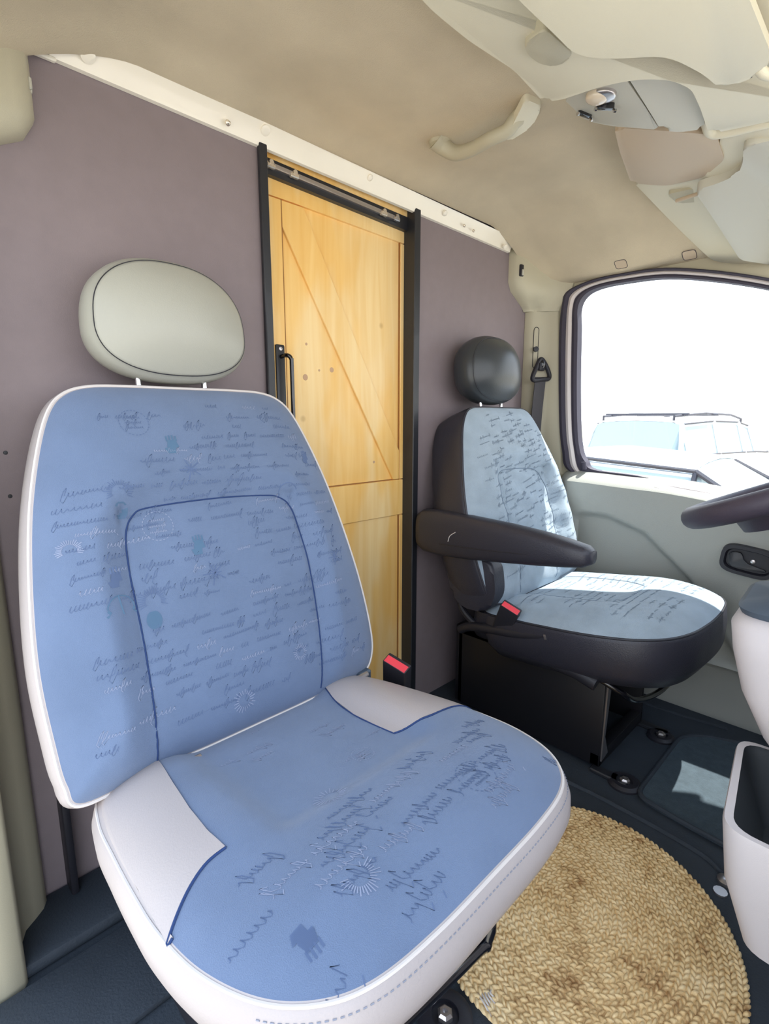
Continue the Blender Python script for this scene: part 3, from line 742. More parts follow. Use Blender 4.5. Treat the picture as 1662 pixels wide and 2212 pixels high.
back = Pad((XP, -.325, .425), X3, tdir(20), [((-.286, -.014) if p == (-.262, -.006) else (-.303, .018) if p == (-.296, .025) else p) for p in sym(BACK_HALF)], H_back, PR_BACK, K=60, n=9)
pb_tree = back
bmS = NB(); back.line(bmS, SEAM_P, .0014, .0004, 10)
bmP = NB(); back.rim(bmP, .004, .0035, .0026)
bmT = NB(); m_ = len(back.loop)
def stitches(pad, bm, sc, dep, fr, step=.007, r=.0007):
    n_ = len(pad.loop); P = []
    for i in range(int(n_ * fr[0]), int(n_ * fr[1])):
        p = pad.loop[i % n_]; nx = pad.loop[(i + 1) % n_] - pad.loop[(i - 1) % n_]; nrm = V((nx.y, -nx.x, 0)).normalized()
        if nrm.dot(p - pad.c) < 0: nrm = -nrm
        q = p + nrm * sc; P.append(pad.P(q.x, q.y, pad.H(p.x, p.y, 1) - dep))
    acc = 0
    for a, b in zip(P, P[1:]):
        L_ = (b - a).length; t = 0
        while acc + (L_ - t) >= step:
            t += step - acc; acc = 0; c = a.lerp(b, t / L_); d_ = (b - a).normalized()
            tube(bm, [c - d_ * .0018, c + d_ * .0018], r, 5)
        acc += L_ - t
stitches(back, bmT, .0075, .018, (.52, .80))
rng = random.Random(3)
inb = lambda a, b: abs(a) < .27 - .10 * ss(.45, .62, b) - 0 and .04 < b < .61
rows = [(.585 - .0215 * k, -.27 + rng.uniform(0, .03), .27) for k in range(26)]
bmW = prints(back, rows, rng, inb, hw=.010, wd=.0010, light=.16)
for k_, a_, b_, r_, mi_ in [('circle', -.118, .552, .024, 0), ('hand', -.064, .504, .017, 1), ('star', -.045, .459, .016, 0), ('sun', -.168, .430, .020, 0), ('blob', -.168, .402, .014, 1), ('anchor', .151, .40, .020, 0), ('circle', -.115, .369, .025, 2), ('hand', -.054, .321, .017, 1), ('star', -.037, .271, .018, 0), ('hand', -.196, .293, .016, 0), ('anchor', -.197, .245, .024, 1), ('sun', -.147, .247, .020, 0), ('blob', -.151, .217, .015, 1), ('wsun', .10, .086, .014, 2), ('wsun', -.029, .040, .018, 2), ('sun', -.25, .35, .016, 2), ('hand', .22, .47, .014, 0), ('star', .225, .25, .014, 0)]:
    motif(back, bmW, k_, a_, b_, r_, mi_, rng)
bk = back.build('backrest', ps)
obj('seam', bmS, 'seam', bk); obj('piping', bmP, 'piping', bk, label='pale piping'); obj('stitching', bmT, 'piping', bk)
fp = obj('fabric_print', bmW, ['print_dark', 'print_teal', 'print_light'], bk, label='faded script and motifs printed on the fabric'); fp['kind'] = 'stuff'

# headrest (shared builder)
def headrest(parent, name, c, up, half, zb, zt_, depth, mt, seam_mt, lab, cut=0.0, postx=(-.062, .062), egg=0.0):
    """egg-shaped pad; superellipse outline in (a,b)"""
    n = 40; outl = []
    for k in range(n):
        t = 2 * math.pi * k / n; cc, s_ = math.cos(t), math.sin(t)
        a = half * (abs(cc) ** .86) * (1 if cc > 0 else -1); b = (abs(s_) ** (.86 if s_ > 0 else .72)) * (1 if s_ > 0 else -1)
        a *= 1 - egg * (b * .5 + .1); outl.append((a, (zb + zt_) / 2 + b * (zt_ - zb) / 2))
    Hh = lambda a, b, q: depth * .34 * (1 - q ** 2.3)
    hr = Pad(c, X3, up, outl, Hh, [(.0, .0012), (.006, .008), (.011, .022), (.012, .040), (.008, .060), (-.004, .080), (-.025, .094), (-.06, .102)], K=26, n=3, mats=(mt, mt))
    bs = NB(); hr.rim(bs, .0008, .001, .0010)
    o = hr.build(name, parent, label=lab); obj('seam', bs, seam_mt, o)
    for px_ in postx:
        bm = NB(); p0 = V(c) + X3 * px_ + up * (zb - .032) - V((0, -.035, 0)); p1 = V(c) + X3 * px_ + up * (zb + .03) - V((0, -.035, 0))
        tube(bm, [p0, p1], .0055, 12); po = obj('headrest_post', bm, 'chrome', o, label='chrome headrest post')
        bm = NB(); q0 = p0 + up * .004; lathe(bm, [(.011, -.006), (.012, .002), (.008, .007)], q0, up, 16); obj('post_collar', bm, 'dark_plastic', po)
headrest(ps, 'headrest', (XP - .012, -.115, 1.05), tdir(5), .140, -.012, .188, .11, 'vinyl_head', 'dark_plastic', 'pale grey egg-shaped headrest', postx=(-.067, .060), egg=.12)

# cushion
C7 = V((0, -math.cos(math.radians(7)), math.sin(math.radians(7))))
CUSH_HALF = [(0, -.075), (.10, -.075), (.20, -.070), (.258, -.045), (.280, .03), (.287, .12), (.291, .21), (.291, .28), (.282, .355), (.258, .422), (.222, .466), (.175, .490), (.10, .499), (0, .500)]
REC = [(-.20, .24), (-.15, .302), (-.10, .308), (0, .300), (.08, .298), (.125, .285), (.20, .22)]
def H_cush(a, b, q):
    h = .022 * (1 - q ** 4)
    side = ss(.10, .20, abs(a)) * ss(.36, .22, b); h += .014 * side * (1 - q ** 6)
    cen = ss(.165, .12, abs(a)) * ss(.31, .27, b); h -= .008 * cen
    h += .012 * math.exp(-((b - .40) / .09) ** 2) * (1 - q ** 4)
    h -= .010 * q ** 12
    return h
PR_CUSH = [(.004, .003), (.008, .012), (.012, .026), (.011, .044), (.004, .060), (-.010, .072), (-.03, .079), (-.07, .081)]
cush = Pad((XP + .003, -.325, .400), X3, C7, sym(CUSH_HALF), H_cush, PR_CUSH, K=60, n=9)
for f in cush.bm.faces:
    d_ = f.calc_center_median() - cush.O; a_, b_ = d_.dot(cush.A), d_.dot(cush.B)
    if b_ < .27 and abs(a_) > min(.275, .245 + .15 * max(b_, 0)): f.material_index = 1
bmP = NB(); cush.rim(bmP, .0030, .0025, .0022)
bmT = NB(); stitches(cush, bmT, .0088, .013, (.35, .66))
rng = random.Random(9)
bmW = NB()
for k in range(9):       # writing follows the front roll
    rowb = .325 + .0185 * k; a = -.25 + rng.uniform(0, .04)
    while a < .25:
        ln = rng.uniform(.03, .08)
        if rng.random() < .45 and abs(a) < .25: cush.stroke(bmW, word(-a, rowb, ln, .013, math.pi + rng.uniform(-.1, .06), rng), .0012, mi=rng.choice((0, 0, 0, 2)))
        a += ln + .012
for k in range(8):
    rowb = .02 + .03 * k; a = -.12
    while a < .12:
        ln = rng.uniform(.02, .05)
        if rng.random() < .28: cush.stroke(bmW, word(a, rowb, ln, .009, rng.uniform(-.1, .1), rng), .001, mi=2)
        a += ln + .02
for k_, a_, b_, r_, mi_ in [('circle', .09, .415, .028, 0), ('wsun', -.061, .283, .02, 2), ('circle', .04, .235, .018, 2), ('hand', -.205, .425, .016, 0), ('sun', -.13, .42, .020, 2)]: motif(cush, bmW, k_, a_, b_, r_, mi_, rng)
# recessed centre outline
cu_lines = NB()
# vinyl bolster patches
def patch(pad, quad, n=(14, 22), off=.0022):
    """quad: four edge polylines as functions; Coons patch raycast on the pad"""
    c0, c1, d0, d1 = quad; bm = NB(); secs = []
    f = lambda L2, t: (lambda i, u: (L2[i][0] * (1 - u) + L2[i + 1][0] * u, L2[i][1] * (1 - u) + L2[i + 1][1] * u))(min(int(t * (len(L2) - 1)), len(L2) - 2), t * (len(L2) - 1) - min(int(t * (len(L2) - 1)), len(L2) - 2))
    top = []; 
    for i in range(n[0] + 1):
        u = i / n[0]; row = []
        for j in range(n[1] + 1):
            v = j / n[1]; A, B, Cq, Dq = f(c0, v), f(c1, v), f(d0, u), f(d1, u)
            p = [((1 - u) * A[k] + u * B[k]) + ((1 - v) * Cq[k] + v * Dq[k]) - ((1 - u) * (1 - v) * c0[0][k] + u * (1 - v) * c1[0][k] + (1 - u) * v * c0[-1][k] + u * v * c1[-1][k]) for k in (0, 1)]
            h = pad.hit(p[0], p[1], 0); h = h + pad.N * off if h else None
            if h is None:
                p = [p[0] * .985, p[1]]; h = pad.hit(p[0], p[1], 0) or pad.P(p[0], p[1], -.005)
            row.append(h)
        secs.append(row)
    R = loft(bm, secs)
    # thickness down to the cushion
    rim = [R[i][0] for i in range(n[0] + 1)] + R[-1][1:] + [R[i][-1] for i in range(n[0] - 1, -1, -1)] + R[0][-2:0:-1]
    low = [bm.verts.new(v_.co - pad.N * .005) for v_ in rim]
    for i in range(len(rim)): bm.faces.new((rim[i], rim[(i + 1) % len(rim)], low[(i + 1) % len(rim)], low[i]))
    return bm
patches = []
def oa(b):
    P = [(a_, b_) for a_, b_ in CUSH_HALF[3:10]]
    for (a0, b0), (a1, b1) in zip(P, P[1:]):
        if b0 <= b <= b1: return a0 + (a1 - a0) * (b - b0) / (b1 - b0)
    return P[-1][0]
for sg, inn, fro in ((-1, [(343, 1622), (372, 1690), (410, 1748), (450, 1798), (488, 1832)], [(488, 1832), (448, 1864), (412, 1915), (380, 1985), (360, 2050), (352, 2095)]),
                     (1, [(683, 1475), (722, 1512), (765, 1545), (810, 1567), (852, 1585)], [(852, 1585), (900, 1560), (945, 1540), (990, 1524), (1040, 1517)])):
    inner = [cush.px(*q) or (sg * .17, -.05) for q in inn]; inner[0] = (sg * .175, -.062)
    front = [cush.px(*q) for q in fro]; front = [q for q in front if q]; front[0] = inner[-1]
    be = max(front[-1][1], .24); front[-1] = (sg * oa(be) * .997, be)
    outer = [(sg * oa(b_) * .997, b_) for b_ in [-.045 + (be + .045) * k / 6 for k in range(7)]]; outer[-1] = front[-1]
    rear = [inner[0], outer[0]]
    pm = patch(cush, (inner, outer, rear, front))
    sm = NB(); cush.line(sm, inner, .0012, .0008, 5); cush.line(sm, front, .0018, .0008, 5)
    patches.append((pm, sm))
cu = cush.build('seat_cushion', ps)
obj('piping', bmP, 'piping', cu, label='pale piping'); obj('stitching', bmT, 'stitch', cu)
for pm, sm in patches:
    q = obj('bolster_cover', pm, 'vinyl', cu, label='pale grey vinyl bolster cover', sharp=60); obj('bolster_seam', sm, 'seam', cu)
fp = obj('fabric_print', bmW, ['print_dark', 'print_teal', 'print_light'], cu, label='faded script printed on the fabric'); fp['kind'] = 'stuff'
# under-frame
bm = NB(); box(bm, XP - .22, XP + .10, -.66, -.16, .26, .34, .01, 2); obj('seat_frame', bm, 'black_metal', ps)
bm = NB(); box(bm, XP - .20, XP + .06, -.60, -.18, .0, .26, .008, 2); obj('seat_base', bm, 'dark_plastic', ps)
# adjustment bar
bm = NB(); q0, q1, q2, q3 = [at(*q, 1, y) for q, y in (((1040, 1960), -.775), ((1050, 2035), -.790), ((945, 2135), -.790), ((780, 2290), -.785))]
tube(bm, smooth([q0 + V((-.02, .14, .01)), q0, q1, q1.lerp(q2, .15), q2, q3], 6), .0085, 14); obj('adjustment_bar', bm, 'black_gloss', ps, label='glossy black slide adjustment bar')
# hinge metal between back and cushion
bm = NB(); tube(bm, [(XP - .19, -.335, .405), (XP - .12, -.34, .41)], .006, 8); obj('hinge', bm, 'alu', ps)
bm = NB(); tube(bm, [(XP + .20, -.33, .412), (XP + .26, -.33, .415)], .006, 8); obj('hinge', bm, 'alu', ps)
bm = NB(); box(bm, XP + .24, XP + .275, -.33, -.29, .30, .42, .004, 1); obj('hinge_plate', bm, 'boot', ps)
# floor feet + bolts
def foot(parent, x, y, r=.04):
    bm = NB(); lathe(bm, [(r, 0), (r, .006), (r * .8, .012), (r * .5, .012), (r * .48, .006)], (x, y, 0), seg=28); f_ = obj('floor_foot', bm, 'dark_plastic', parent)
    bm = NB(); lathe(bm, [(.013, .0), (.013, .014), (.009, .018), (.0045, .018), (.004, .013)], (x, y, .0), seg=6); obj('bolt', bm, 'alu', f_, sharp=20)
p = at(962, 2192, 2, .01); foot(ps, p.x, p.y, .045)
foot(ps, XP - .15, -.66)
# red buckle
def buckle(parent, base, tip, dirx, w_=.026, lab=''):
    """stalk from base to tip; button on the tip end"""
    base, tip = V(base), V(tip); u = (tip - base).normalized(); s1 = (V(dirx) - u * V(dirx).dot(u)).normalized(); s2 = u.cross(s1)
    bm = NB(); pl = [tip + s1 * w_ + s2 * .014, tip - s1 * w_ + s2 * .014, tip - s1 * w_ - s2 * .014, tip + s1 * w_ - s2 * .014]
    extr(bm, fillet(pl, .004, 3), -u * (tip - base).length, .003, 2); o = obj('buckle', bm, 'dark_plastic', parent, label=lab)
    bm = NB(); t2 = tip + u * .0015; pl = [t2 + s1 * w_ * .9 + s2 * .012, t2 - s1 * w_ * .9 + s2 * .012, t2 - s1 * w_ * .9 - s2 * .006, t2 + s1 * w_ * .9 - s2 * .006]
    if s2.dot(CAM - tip) < 0: pl = [p_ for p_ in [t2 + s1 * w_ * .9 - s2 * .012, t2 - s1 * w_ * .9 - s2 * .012, t2 - s1 * w_ * .9 + s2 * .006, t2 + s1 * w_ * .9 + s2 * .006]]
    extr(bm, pl, -u * .006, .001, 1); obj('release_button', bm, 'red', o, label='red release button')
bt = at(858, 1432, 0, .765)
buckle(ps, bt + V((.05, .05, -.13)), bt, (.15, -1, -.12), .030, 'black buckle stalk')

# ------------------------------------------------------------ driver seat
XD = 1.505
ds = thing('driver_seat', 'blue-grey driver seat with charcoal sides, black headrest and folding armrest', 'seat', (XD, -.45, 0), 'front seats')
SEAM_D = [(-.135, .0), (-.128, .10), (-.135, .25), (-.14, .345), (-.125, .372), (-.09, .382), (.04, .378), (.09, .368), (.118, .34), (.134, .27), (.130, .16), (.105, .05), (.095, .0)]
BACK_HALF2 = [(0, .592), (.10, .592), (.155, .588), (.190, .568), (.222, .52), (.252, .44), (.280, .345), (.296, .25), (.300, .16), (.294, .08), (.280, .02), (.245, -.006), (.15, -.012), (0, -.012)]
def H_back2(a, b, q):
    h = .018 * (1 - q ** 5); inside = abs(a) < .14 and b < .38; d = segdist(a, b, SEAM_D)
    h += (.030 * ss(.0, .06, d) * math.exp(-max(0, d - .07) * 7) * ss(.55, .38, b) if not inside else .006 * ss(0, .1, d)) * (1 - q ** 6)
    h -= .004 * math.exp(-(d / .006) ** 2) + .010 * q ** 12
    h += .0022 * math.sin(b * 75 + a * 22 + 1.5 * math.sin(a * 12)) * ss(.62, .3, b) * (1 - q ** 4)
    return h
back2 = Pad((XD, -.305, .432), X3, tdir(18), sym(BACK_HALF2), H_back2, [(.003, .003), (.006, .012), (.006, .03), (.004, .08), (-.004, .125), (-.02, .145), (-.06, .152)], K=50, n=8, mats=('fabric_grey', 'dark_vinyl'))
bmS = NB(); back2.line(bmS, SEAM_D, .0014, 0, 6); bmP = NB(); back2.rim(bmP, .003, .003, .0024)
rng = random.Random(5); inb2 = lambda a, b: abs(a) < .26 - .1 * ss(.4, .58, b) and .05 < b < .57
bmW = prints(back2, [(.56 - .019 * k, -.26, .26) for k in range(27)], rng, inb2, hw=.008, wd=.0010, light=.0, ang=.15)
bk2 = back2.build('backrest', ds)
obj('seam', bmS, 'print_grey', bk2); obj('piping', bmP, 'dark_vinyl', bk2); fp = obj('fabric_print', bmW, ['print_grey'] * 3, bk2); fp['kind'] = 'stuff'
headrest(ds, 'headrest', (XD - .018, -.125, 1.0), tdir(5), .136, .018, .214, .13, 'black_vinyl', 'dark_plastic', 'black padded headrest', postx=(-.058, .062), egg=.02)
CUSH_HALF2 = [(0, -.08), (.12, -.08), (.22, -.07), (.258, -.03), (.272, .06), (.280, .15), (.284, .24), (.278, .32), (.258, .39), (.215, .445), (.15, .475), (.07, .487), (0, .490)]
def H_cush2(a, b, q):
    h = .026 * (1 - q ** 4) + .010 * ss(.08, .2, abs(a)) * ss(.4, .25, b) * (1 - q ** 6) - .007 * ss(.14, .10, abs(a)) * ss(.32, .26, b)
    h -= .012 * q ** 10 - .010 * math.exp(-((b - .36) / .09) ** 2) * (1 - q ** 4)
    h += .0015 * math.sin(b * 60 + 14 * a) * ss(-.05, -.2, a) * (1 - q ** 4)
    return h
cush2 = Pad((XD, -.305, .405), X3, C7, sym(CUSH_HALF2), H_cush2, [(.003, .003), (.006, .014), (.006, .05), (-.002, .10), (-.03, .135), (-.06, .142)], K=46, n=8, mats=('fabric_grey', 'dark_vinyl'))
bmP = NB(); cush2.rim(bmP, .003, .003, .0026); bmS = NB(); cush2.line(bmS, [(-.12, -.04), (-.128, .1), (-.12, .24), (-.08, .29), (0, .30), (.08, .29), (.12, .24), (.128, .1), (.12, -.04)], .0012, 0, 5)
bmW = prints(cush2, [(.03 + .024 * k, -.25, .25) for k in range(17)], rng, lambda a, b: abs(a) < .24, hw=.008, wd=.0010, light=0)
cu2 = cush2.build('seat_cushion', ds); obj('piping', bmP, 'dark_plastic', cu2); obj('seam', bmS, 'print_grey', cu2); fp = obj('fabric_print', bmW, ['print_grey'] * 3, cu2); fp['kind'] = 'stuff'
# skirt and base
bm = NB(); secs = []
for (z, x0, x1, y0, y1) in [(.40, XD - .262, XD + .262, -.72, -.2), (.34, XD - .25, XD + .25, -.71, -.18), (.30, XD - .21, XD + .21, -.68, -.16), (.285, XD - .19, XD + .19, -.62, -.15)]:
    zt2 = z + .0; secs.append(fillet([V((x0, y0, zt2 + (.025 if z > .36 else .0))), V((x1, y0, zt2 + (.025 if z > .36 else 0))), V((x1, y1, zt2 - .02)), V((x0, y1, zt2 - .02))], .07, 6))
R = loft(bm, secs, closed=True); bm.faces.new(R[0]); bm.faces.new(R[-1]); obj('skirt', bm, 'dark_vinyl', ds, label='charcoal skirt under the cushion')
bm = NB()
box(bm, 1.318, 1.332, -.60, -.10, .012, .285, .004, 2); box(bm, 1.62, 1.634, -.60, -.10, .012, .285, .004, 2); box(bm, 1.318, 1.634, -.60, -.10, .255, .285, .004, 2)
box(bm, 1.318, 1.634, -.13, -.11, .012, .26, .004, 2); box(bm, 1.318, 1.634, -.60, -.57, .012, .05, .004, 2)
obj('seat_base', bm, 'black_paint', ds, label='black open-fronted steel seat box')
bm = NB(); extr(bm, [V((1.322, -.604, .03)), V((1.330, -.604, .25)), V((1.352, -.604, .25)), V((1.335, -.604, .10)), V((1.362, -.604, .04))], (0, .004, 0)); obj('bracket', bm, 'alu', ds)
bm = NB(); tube(bm, smooth([(1.27, -.58, .30), (1.29, -.645, .27), (1.34, -.67, .235), (1.47, -.68, .205), (1.57, -.69, .215), (1.63, -.685, .24), (1.66, -.62, .27)], 8), .008, 12); obj('adjustment_bar', bm, 'black_gloss', ds, label='glossy black slide adjustment bar')
p = at(1350, 1690, 2, .005); foot(ds, p.x, p.y, .042); p = at(1428, 1590, 2, .005); foot(ds, p.x, p.y, .038)
for x_ in (1.30, 1.62):
    bm = NB(); box(bm, x_, x_ + .03, -.68, -.58, 0.0, .012, .003, 1); obj('floor_rail', bm, 'black_metal', ds)
# armrest
XA = 1.205
bm = NB(); secs = []
for i, (y, zt_, zb_, hw_) in enumerate([(-.028, .645, .585, .012), (-.036, .668, .562, .024), (-.06, .684, .550, .030), (-.12, .688, .546, .031), (-.24, .684, .556, .032), (-.36, .679, .570, .034), (-.46, .671, .583, .036), (-.53, .662, .594, .036), (-.572, .655, .602, .032), (-.590, .645, .612, .020)]):
    sec = []
    for k in range(20):
        a = 2 * math.pi * k / 20; c_, s_ = math.cos(a), math.sin(a)
        sec.append(V((XA + hw_ * (abs(c_) ** .6) * (1 if c_ > 0 else -1), y, (zt_ + zb_) / 2 + (zt_ - zb_) / 2 * (abs(s_) ** .7) * (1 if s_ > 0 else -1))))
    secs.append(sec)
for s_ in range(len(secs)): pass
R = loft(bm, secs, closed=True); bm.faces.new(R[0]); bm.faces.new(R[-1]); arm = obj('armrest', bm, 'dark_vinyl', ds, label='charcoal folding armrest', sharp=60)
bm = NB(); tube(bm, [(XA - .030, -.56, .628), (XA - .0335, -.46, .615), (XA - .034, -.30, .600), (XA - .034, -.14, .590)], .0015, 6); obj('armrest_seam', bm, 'dark_plastic', arm)
bm = NB(); tube(bm, smooth([at(968, 1170, 0, XA - .0335), at(972, 1158, 0, XA - .0335), at(984, 1150, 0, XA - .0335)], 4), .0012, 6); obj('scratch', bm, 'piping', arm, label='small white scratch')
bm = NB()   # side cheek below the armrest
ck = fillet([V((1.215, -.135, .56)), V((1.215, -.15, .43)), V((1.215, -.20, .395)), V((1.215, -.285, .40)), V((1.215, -.315, .46)), V((1.215, -.30, .56))], .04, 5)
extr(bm, ck, (.05, 0, 0), .012, 3); obj('side_cheek', bm, 'dark_vinyl', ds)
# recliner lever + hand wheel
bm = NB(); tube(bm, smooth([(1.262, -.16, .30), (1.25, -.22, .33), (1.236, -.38, .36), (1.232, -.47, .384)], 6), .014, 14); lv = obj('recline_lever', bm, 'dark_plastic', ds)
bm = NB(); tube(bm, [(1.232, -.468, .383), (1.2318, -.474, .385)], .0155, 18); tube(bm, [(1.2318, -.474, .385), (1.2315, -.480, .387)], .011, 18); obj('end_cap', bm, 'alu', lv, label='shiny round end cap')
bm = NB(); tube(bm, smooth([(1.285, -.14, .42), (1.262, -.16, .375), (1.258, -.22, .335), (1.262, -.30, .325), (1.27, -.36, .34)], 6), .010, 10); obj('hinge_cover', bm, 'dark_plastic', ds)
bm = NB(); tube(bm, [(1.262, -.34, .315), (1.258, -.55, .30), (1.26, -.60, .285)], .022, 14); obj('height_handle', bm, 'dark_plastic', ds)
bt = at(1105, 1312, 0, 1.218)
buckle(ds, bt + V((.045, .06, -.11)), bt, (.1, -1, -.12), .028, 'black buckle stalk')

# ================================================================== floor things
# driver mat
mt_ = thing('floor_mat', 'dark blue-grey rubber-edged mat in front of the driver seat', 'floor mat', (1.5, -.95, 0))
outl = [V((1.285, -.71, 0)), V((1.64, -.71, 0)), V((1.70, -.76, 0)), V((1.78, -.98, 0)), V((1.78, -1.35, 0)), V((1.25, -1.35, 0)), V((1.262, -.98, 0)), V((1.268, -.85, 0))]
bm = NB(); extr(bm, [p_ + V((0, 0, .009)) for p_ in fillet(outl, .04, 5)], (0, 0, -.009), .002, 1); obj('mat_carpet', bm, 'mat', mt_)
bm = NB(); tube(bm, [p_ + V((0, 0, .009)) for p_ in fillet(outl, .04, 5)], .006, 8, closed=True); obj('mat_edge', bm, 'floor', mt_)
bm = NB(); lathe(bm, [(.016, 0), (.016, .006), (.008, .010), (.001, .010)], at(1568, 1905, 2, .0), seg=18); lathe(bm, [(.013, 0), (.013, .004)], at(1562, 1915, 2, 0) + V((-.02, 0, 0)), seg=12)
tag(obj('floor_stud', bm, 'alu'), 'small metal stud in the rubber floor beside the jute rug', 'stud')
# jute rug: real braided stitches on a disc
RC = V((.877, -.742, 0)); RR = .286
bm = NB(); rng = random.Random(1)
lathe(bm, [(RR - .006, 0), (RR - .004, .006), (.001, .006)], RC, seg=72)
pitch = .0086; k = 0; r = .006
while r < RR - .003:
    ncirc = max(5, int(2 * math.pi * r / .0118)); off = rng.random()
    for j in range(ncirc):
        th = 2 * math.pi * (j + off + (rng.random() - .5) * .16) / ncirc
        sgn = 1 if k % 2 else -1
        wob = .003 * math.sin(3 * th + 1) * r / RR
        rr = r + wob + rng.uniform(-.0006, .0006)
        c = RC + V((rr * math.cos(th) * 1.0, rr * math.sin(th) * 1.0, .0075 + rng.uniform(-.0006, .001)))
        tt = th + math.pi / 2 + sgn * .52 + rng.uniform(-.12, .12)
        u = V((math.cos(tt), math.sin(tt), rng.uniform(-.10, .10))); v = V((-math.sin(tt), math.cos(tt), 0)); L2 = .0086 * rng.uniform(.85, 1.12); W2 = .0039 * rng.uniform(.85, 1.1)
        prof = [(-1, .15, -.002), (-.6, .8, .0016), (0, 1, .0030), (.6, .8, .0018), (1, .15, -.002)]; rows_ = []
        for (q, wv, h) in prof:
            cc_ = c + u * L2 * q
            rows_.append([bm.verts.new(cc_ - v * W2 * wv + V((0, 0, -.0022))), bm.verts.new(cc_ - v * W2 * wv * .5 + V((0, 0, h * .8))), bm.verts.new(cc_ + v * W2 * wv * .5 + V((0, 0, h * .8))), bm.verts.new(cc_ + v * W2 * wv + V((0, 0, -.0022)))])
        for a, b in zip(rows_, rows_[1:]):
            for i in range(3): bm.faces.new((a[i], a[i + 1], b[i + 1], b[i]))
    r += pitch; k += 1
obj.keep = True
rug = tag(obj('jute_rug', bm, 'jute', loc=(RC.x, RC.y, 0), sharp=180), 'round braided natural jute rug on the dark floor between the seats', 'rug')
obj.keep = False
bm = NB()
for k in range(5): tube(bm, smooth([(.612 + .006 * k, -.700 - .003 * k, .006), (.606 + .005 * k, -.716, .010), (.60 + .007 * k, -.735 + .002 * k, .005)], 5), .0016, 6)
tg = obj('rug_tassel', bm, 'piping', rug, label='frayed pale thread end')

# storage bin on the lower dashboard and gear console
def taper_box(bm, top, bottom, rim_w=.012, depth_in=.12, r=.035, mi_in=1):
    t0 = fillet(top, r, 6); b0 = fillet(bottom, r, 6); c = sum(t0, V((0, 0, 0))) / len(t0)
    inn = [p_ + (c - p_).normalized() * rim_w for p_ in t0]; cb = sum(b0, V((0, 0, 0))) / len(b0)
    out_hi = [p_ + V((0, 0, -.006)) + (p_ - c).normalized() * .002 for p_ in t0]
    mid = [a.lerp(b, .5) + (a.lerp(b, .5) - c.lerp(cb, .5)).normalized() * .012 for a, b in zip(t0, b0)]
    in_lo = [p_.lerp(c, .25) + V((0, 0, -depth_in)) for p_ in inn]
    R = loft(bm, [b0, mid, out_hi, t0, inn], closed=True); bm.faces.new(R[0])
    R2 = loft(bm, [[v.co.copy() for v in R[-1]], [p_ + V((0, 0, -.008)) for p_ in inn], in_lo], closed=True, mi=mi_in); bm.faces.new(R2[-1]).material_index = mi_in
dash = thing('dashboard', 'pale grey dashboard console with gear lever gaiter and open bin at the right edge', 'dashboard', (1.1, -1.3, 0))
ZB = .385
a1 = at(1597, 1592, 2, ZB); a2 = at(1560, 1785, 2, ZB); a3 = V((a2.x + .03, -1.32, ZB)); a4 = V((a1.x + .02, -1.32, ZB))
t_ = [a1, a2 + V((0, 0, 0)), V((a2.x - .005, -1.32, ZB)), V((a1.x + .01, -1.32, ZB))]
b_ = [V((a1.x - .03, a1.y - .05, ZB - .20)), V((a2.x + .03, a2.y - .035, ZB - .20)), V((a2.x + .03, -1.30, ZB - .2)), V((a1.x - .02, -1.3, ZB - .2))]
bm = NB(); taper_box(bm, t_, b_); obj('storage_bin', bm, ['bin', 'bin_in'], dash, label='open pale grey bin with dark inside', sharp=50)
g0 = at(1583, 1335, 0, 1.03)
def gsec(z, x0, x1, y0): return fillet([V((x0, y0, z)), V((x1, y0 + .012, z)), V((x1, -1.38, z)), V((x0, -1.38, z))], .05, 6)
bm = NB(); R = loft(bm, [gsec(.395, 1.0, 1.20, -1.0), gsec(.43, .985, 1.215, -.978), gsec(.50, .98, 1.22, -.943), gsec(.57, .98, 1.225, -.923), gsec(.615, .985, 1.23, -.915), gsec(.632, 1.0, 1.22, -.925)], closed=True); bm.faces.new(R[0]); bm.faces.new(R[-1])
obj('gear_console', bm, 'bin', dash, sharp=50)
bm = NB(); R = loft(bm, [gsec(.628, 1.005, 1.215, -.925), gsec(.642, 1.0, 1.22, -.920), gsec(.650, 1.01, 1.21, -.928), gsec(.652, 1.04, 1.18, -.96), gsec(.70, 1.07, 1.15, -1.02)], closed=True); bm.faces.new(R[0]); bm.faces.new(R[-1])
gt = obj('gear_gaiter', bm, 'boot', dash, label='dark blue-grey gaiter collar')
bm = NB(); tube(bm, smooth([(1.10, -1.05, .67), (1.10, -1.03, .74), (1.10, -1.02, .80)], 5), [.03] * 5 + [.02] * 6, 14); lathe(bm, [(.02, -.02), (.03, .0), (.03, .03), (.015, .045)], (1.10, -1.02, .81), seg=20); obj('gear_lever', bm, 'dark_plastic', gt)
bm = NB(); box(bm, .12, 1.84, -1.87, -1.34, .42, .84, .06, 4); box(bm, .95, 1.25, -1.87, -1.28, .0, .5, .03, 3); obj('dash_body', bm, 'bin', dash)

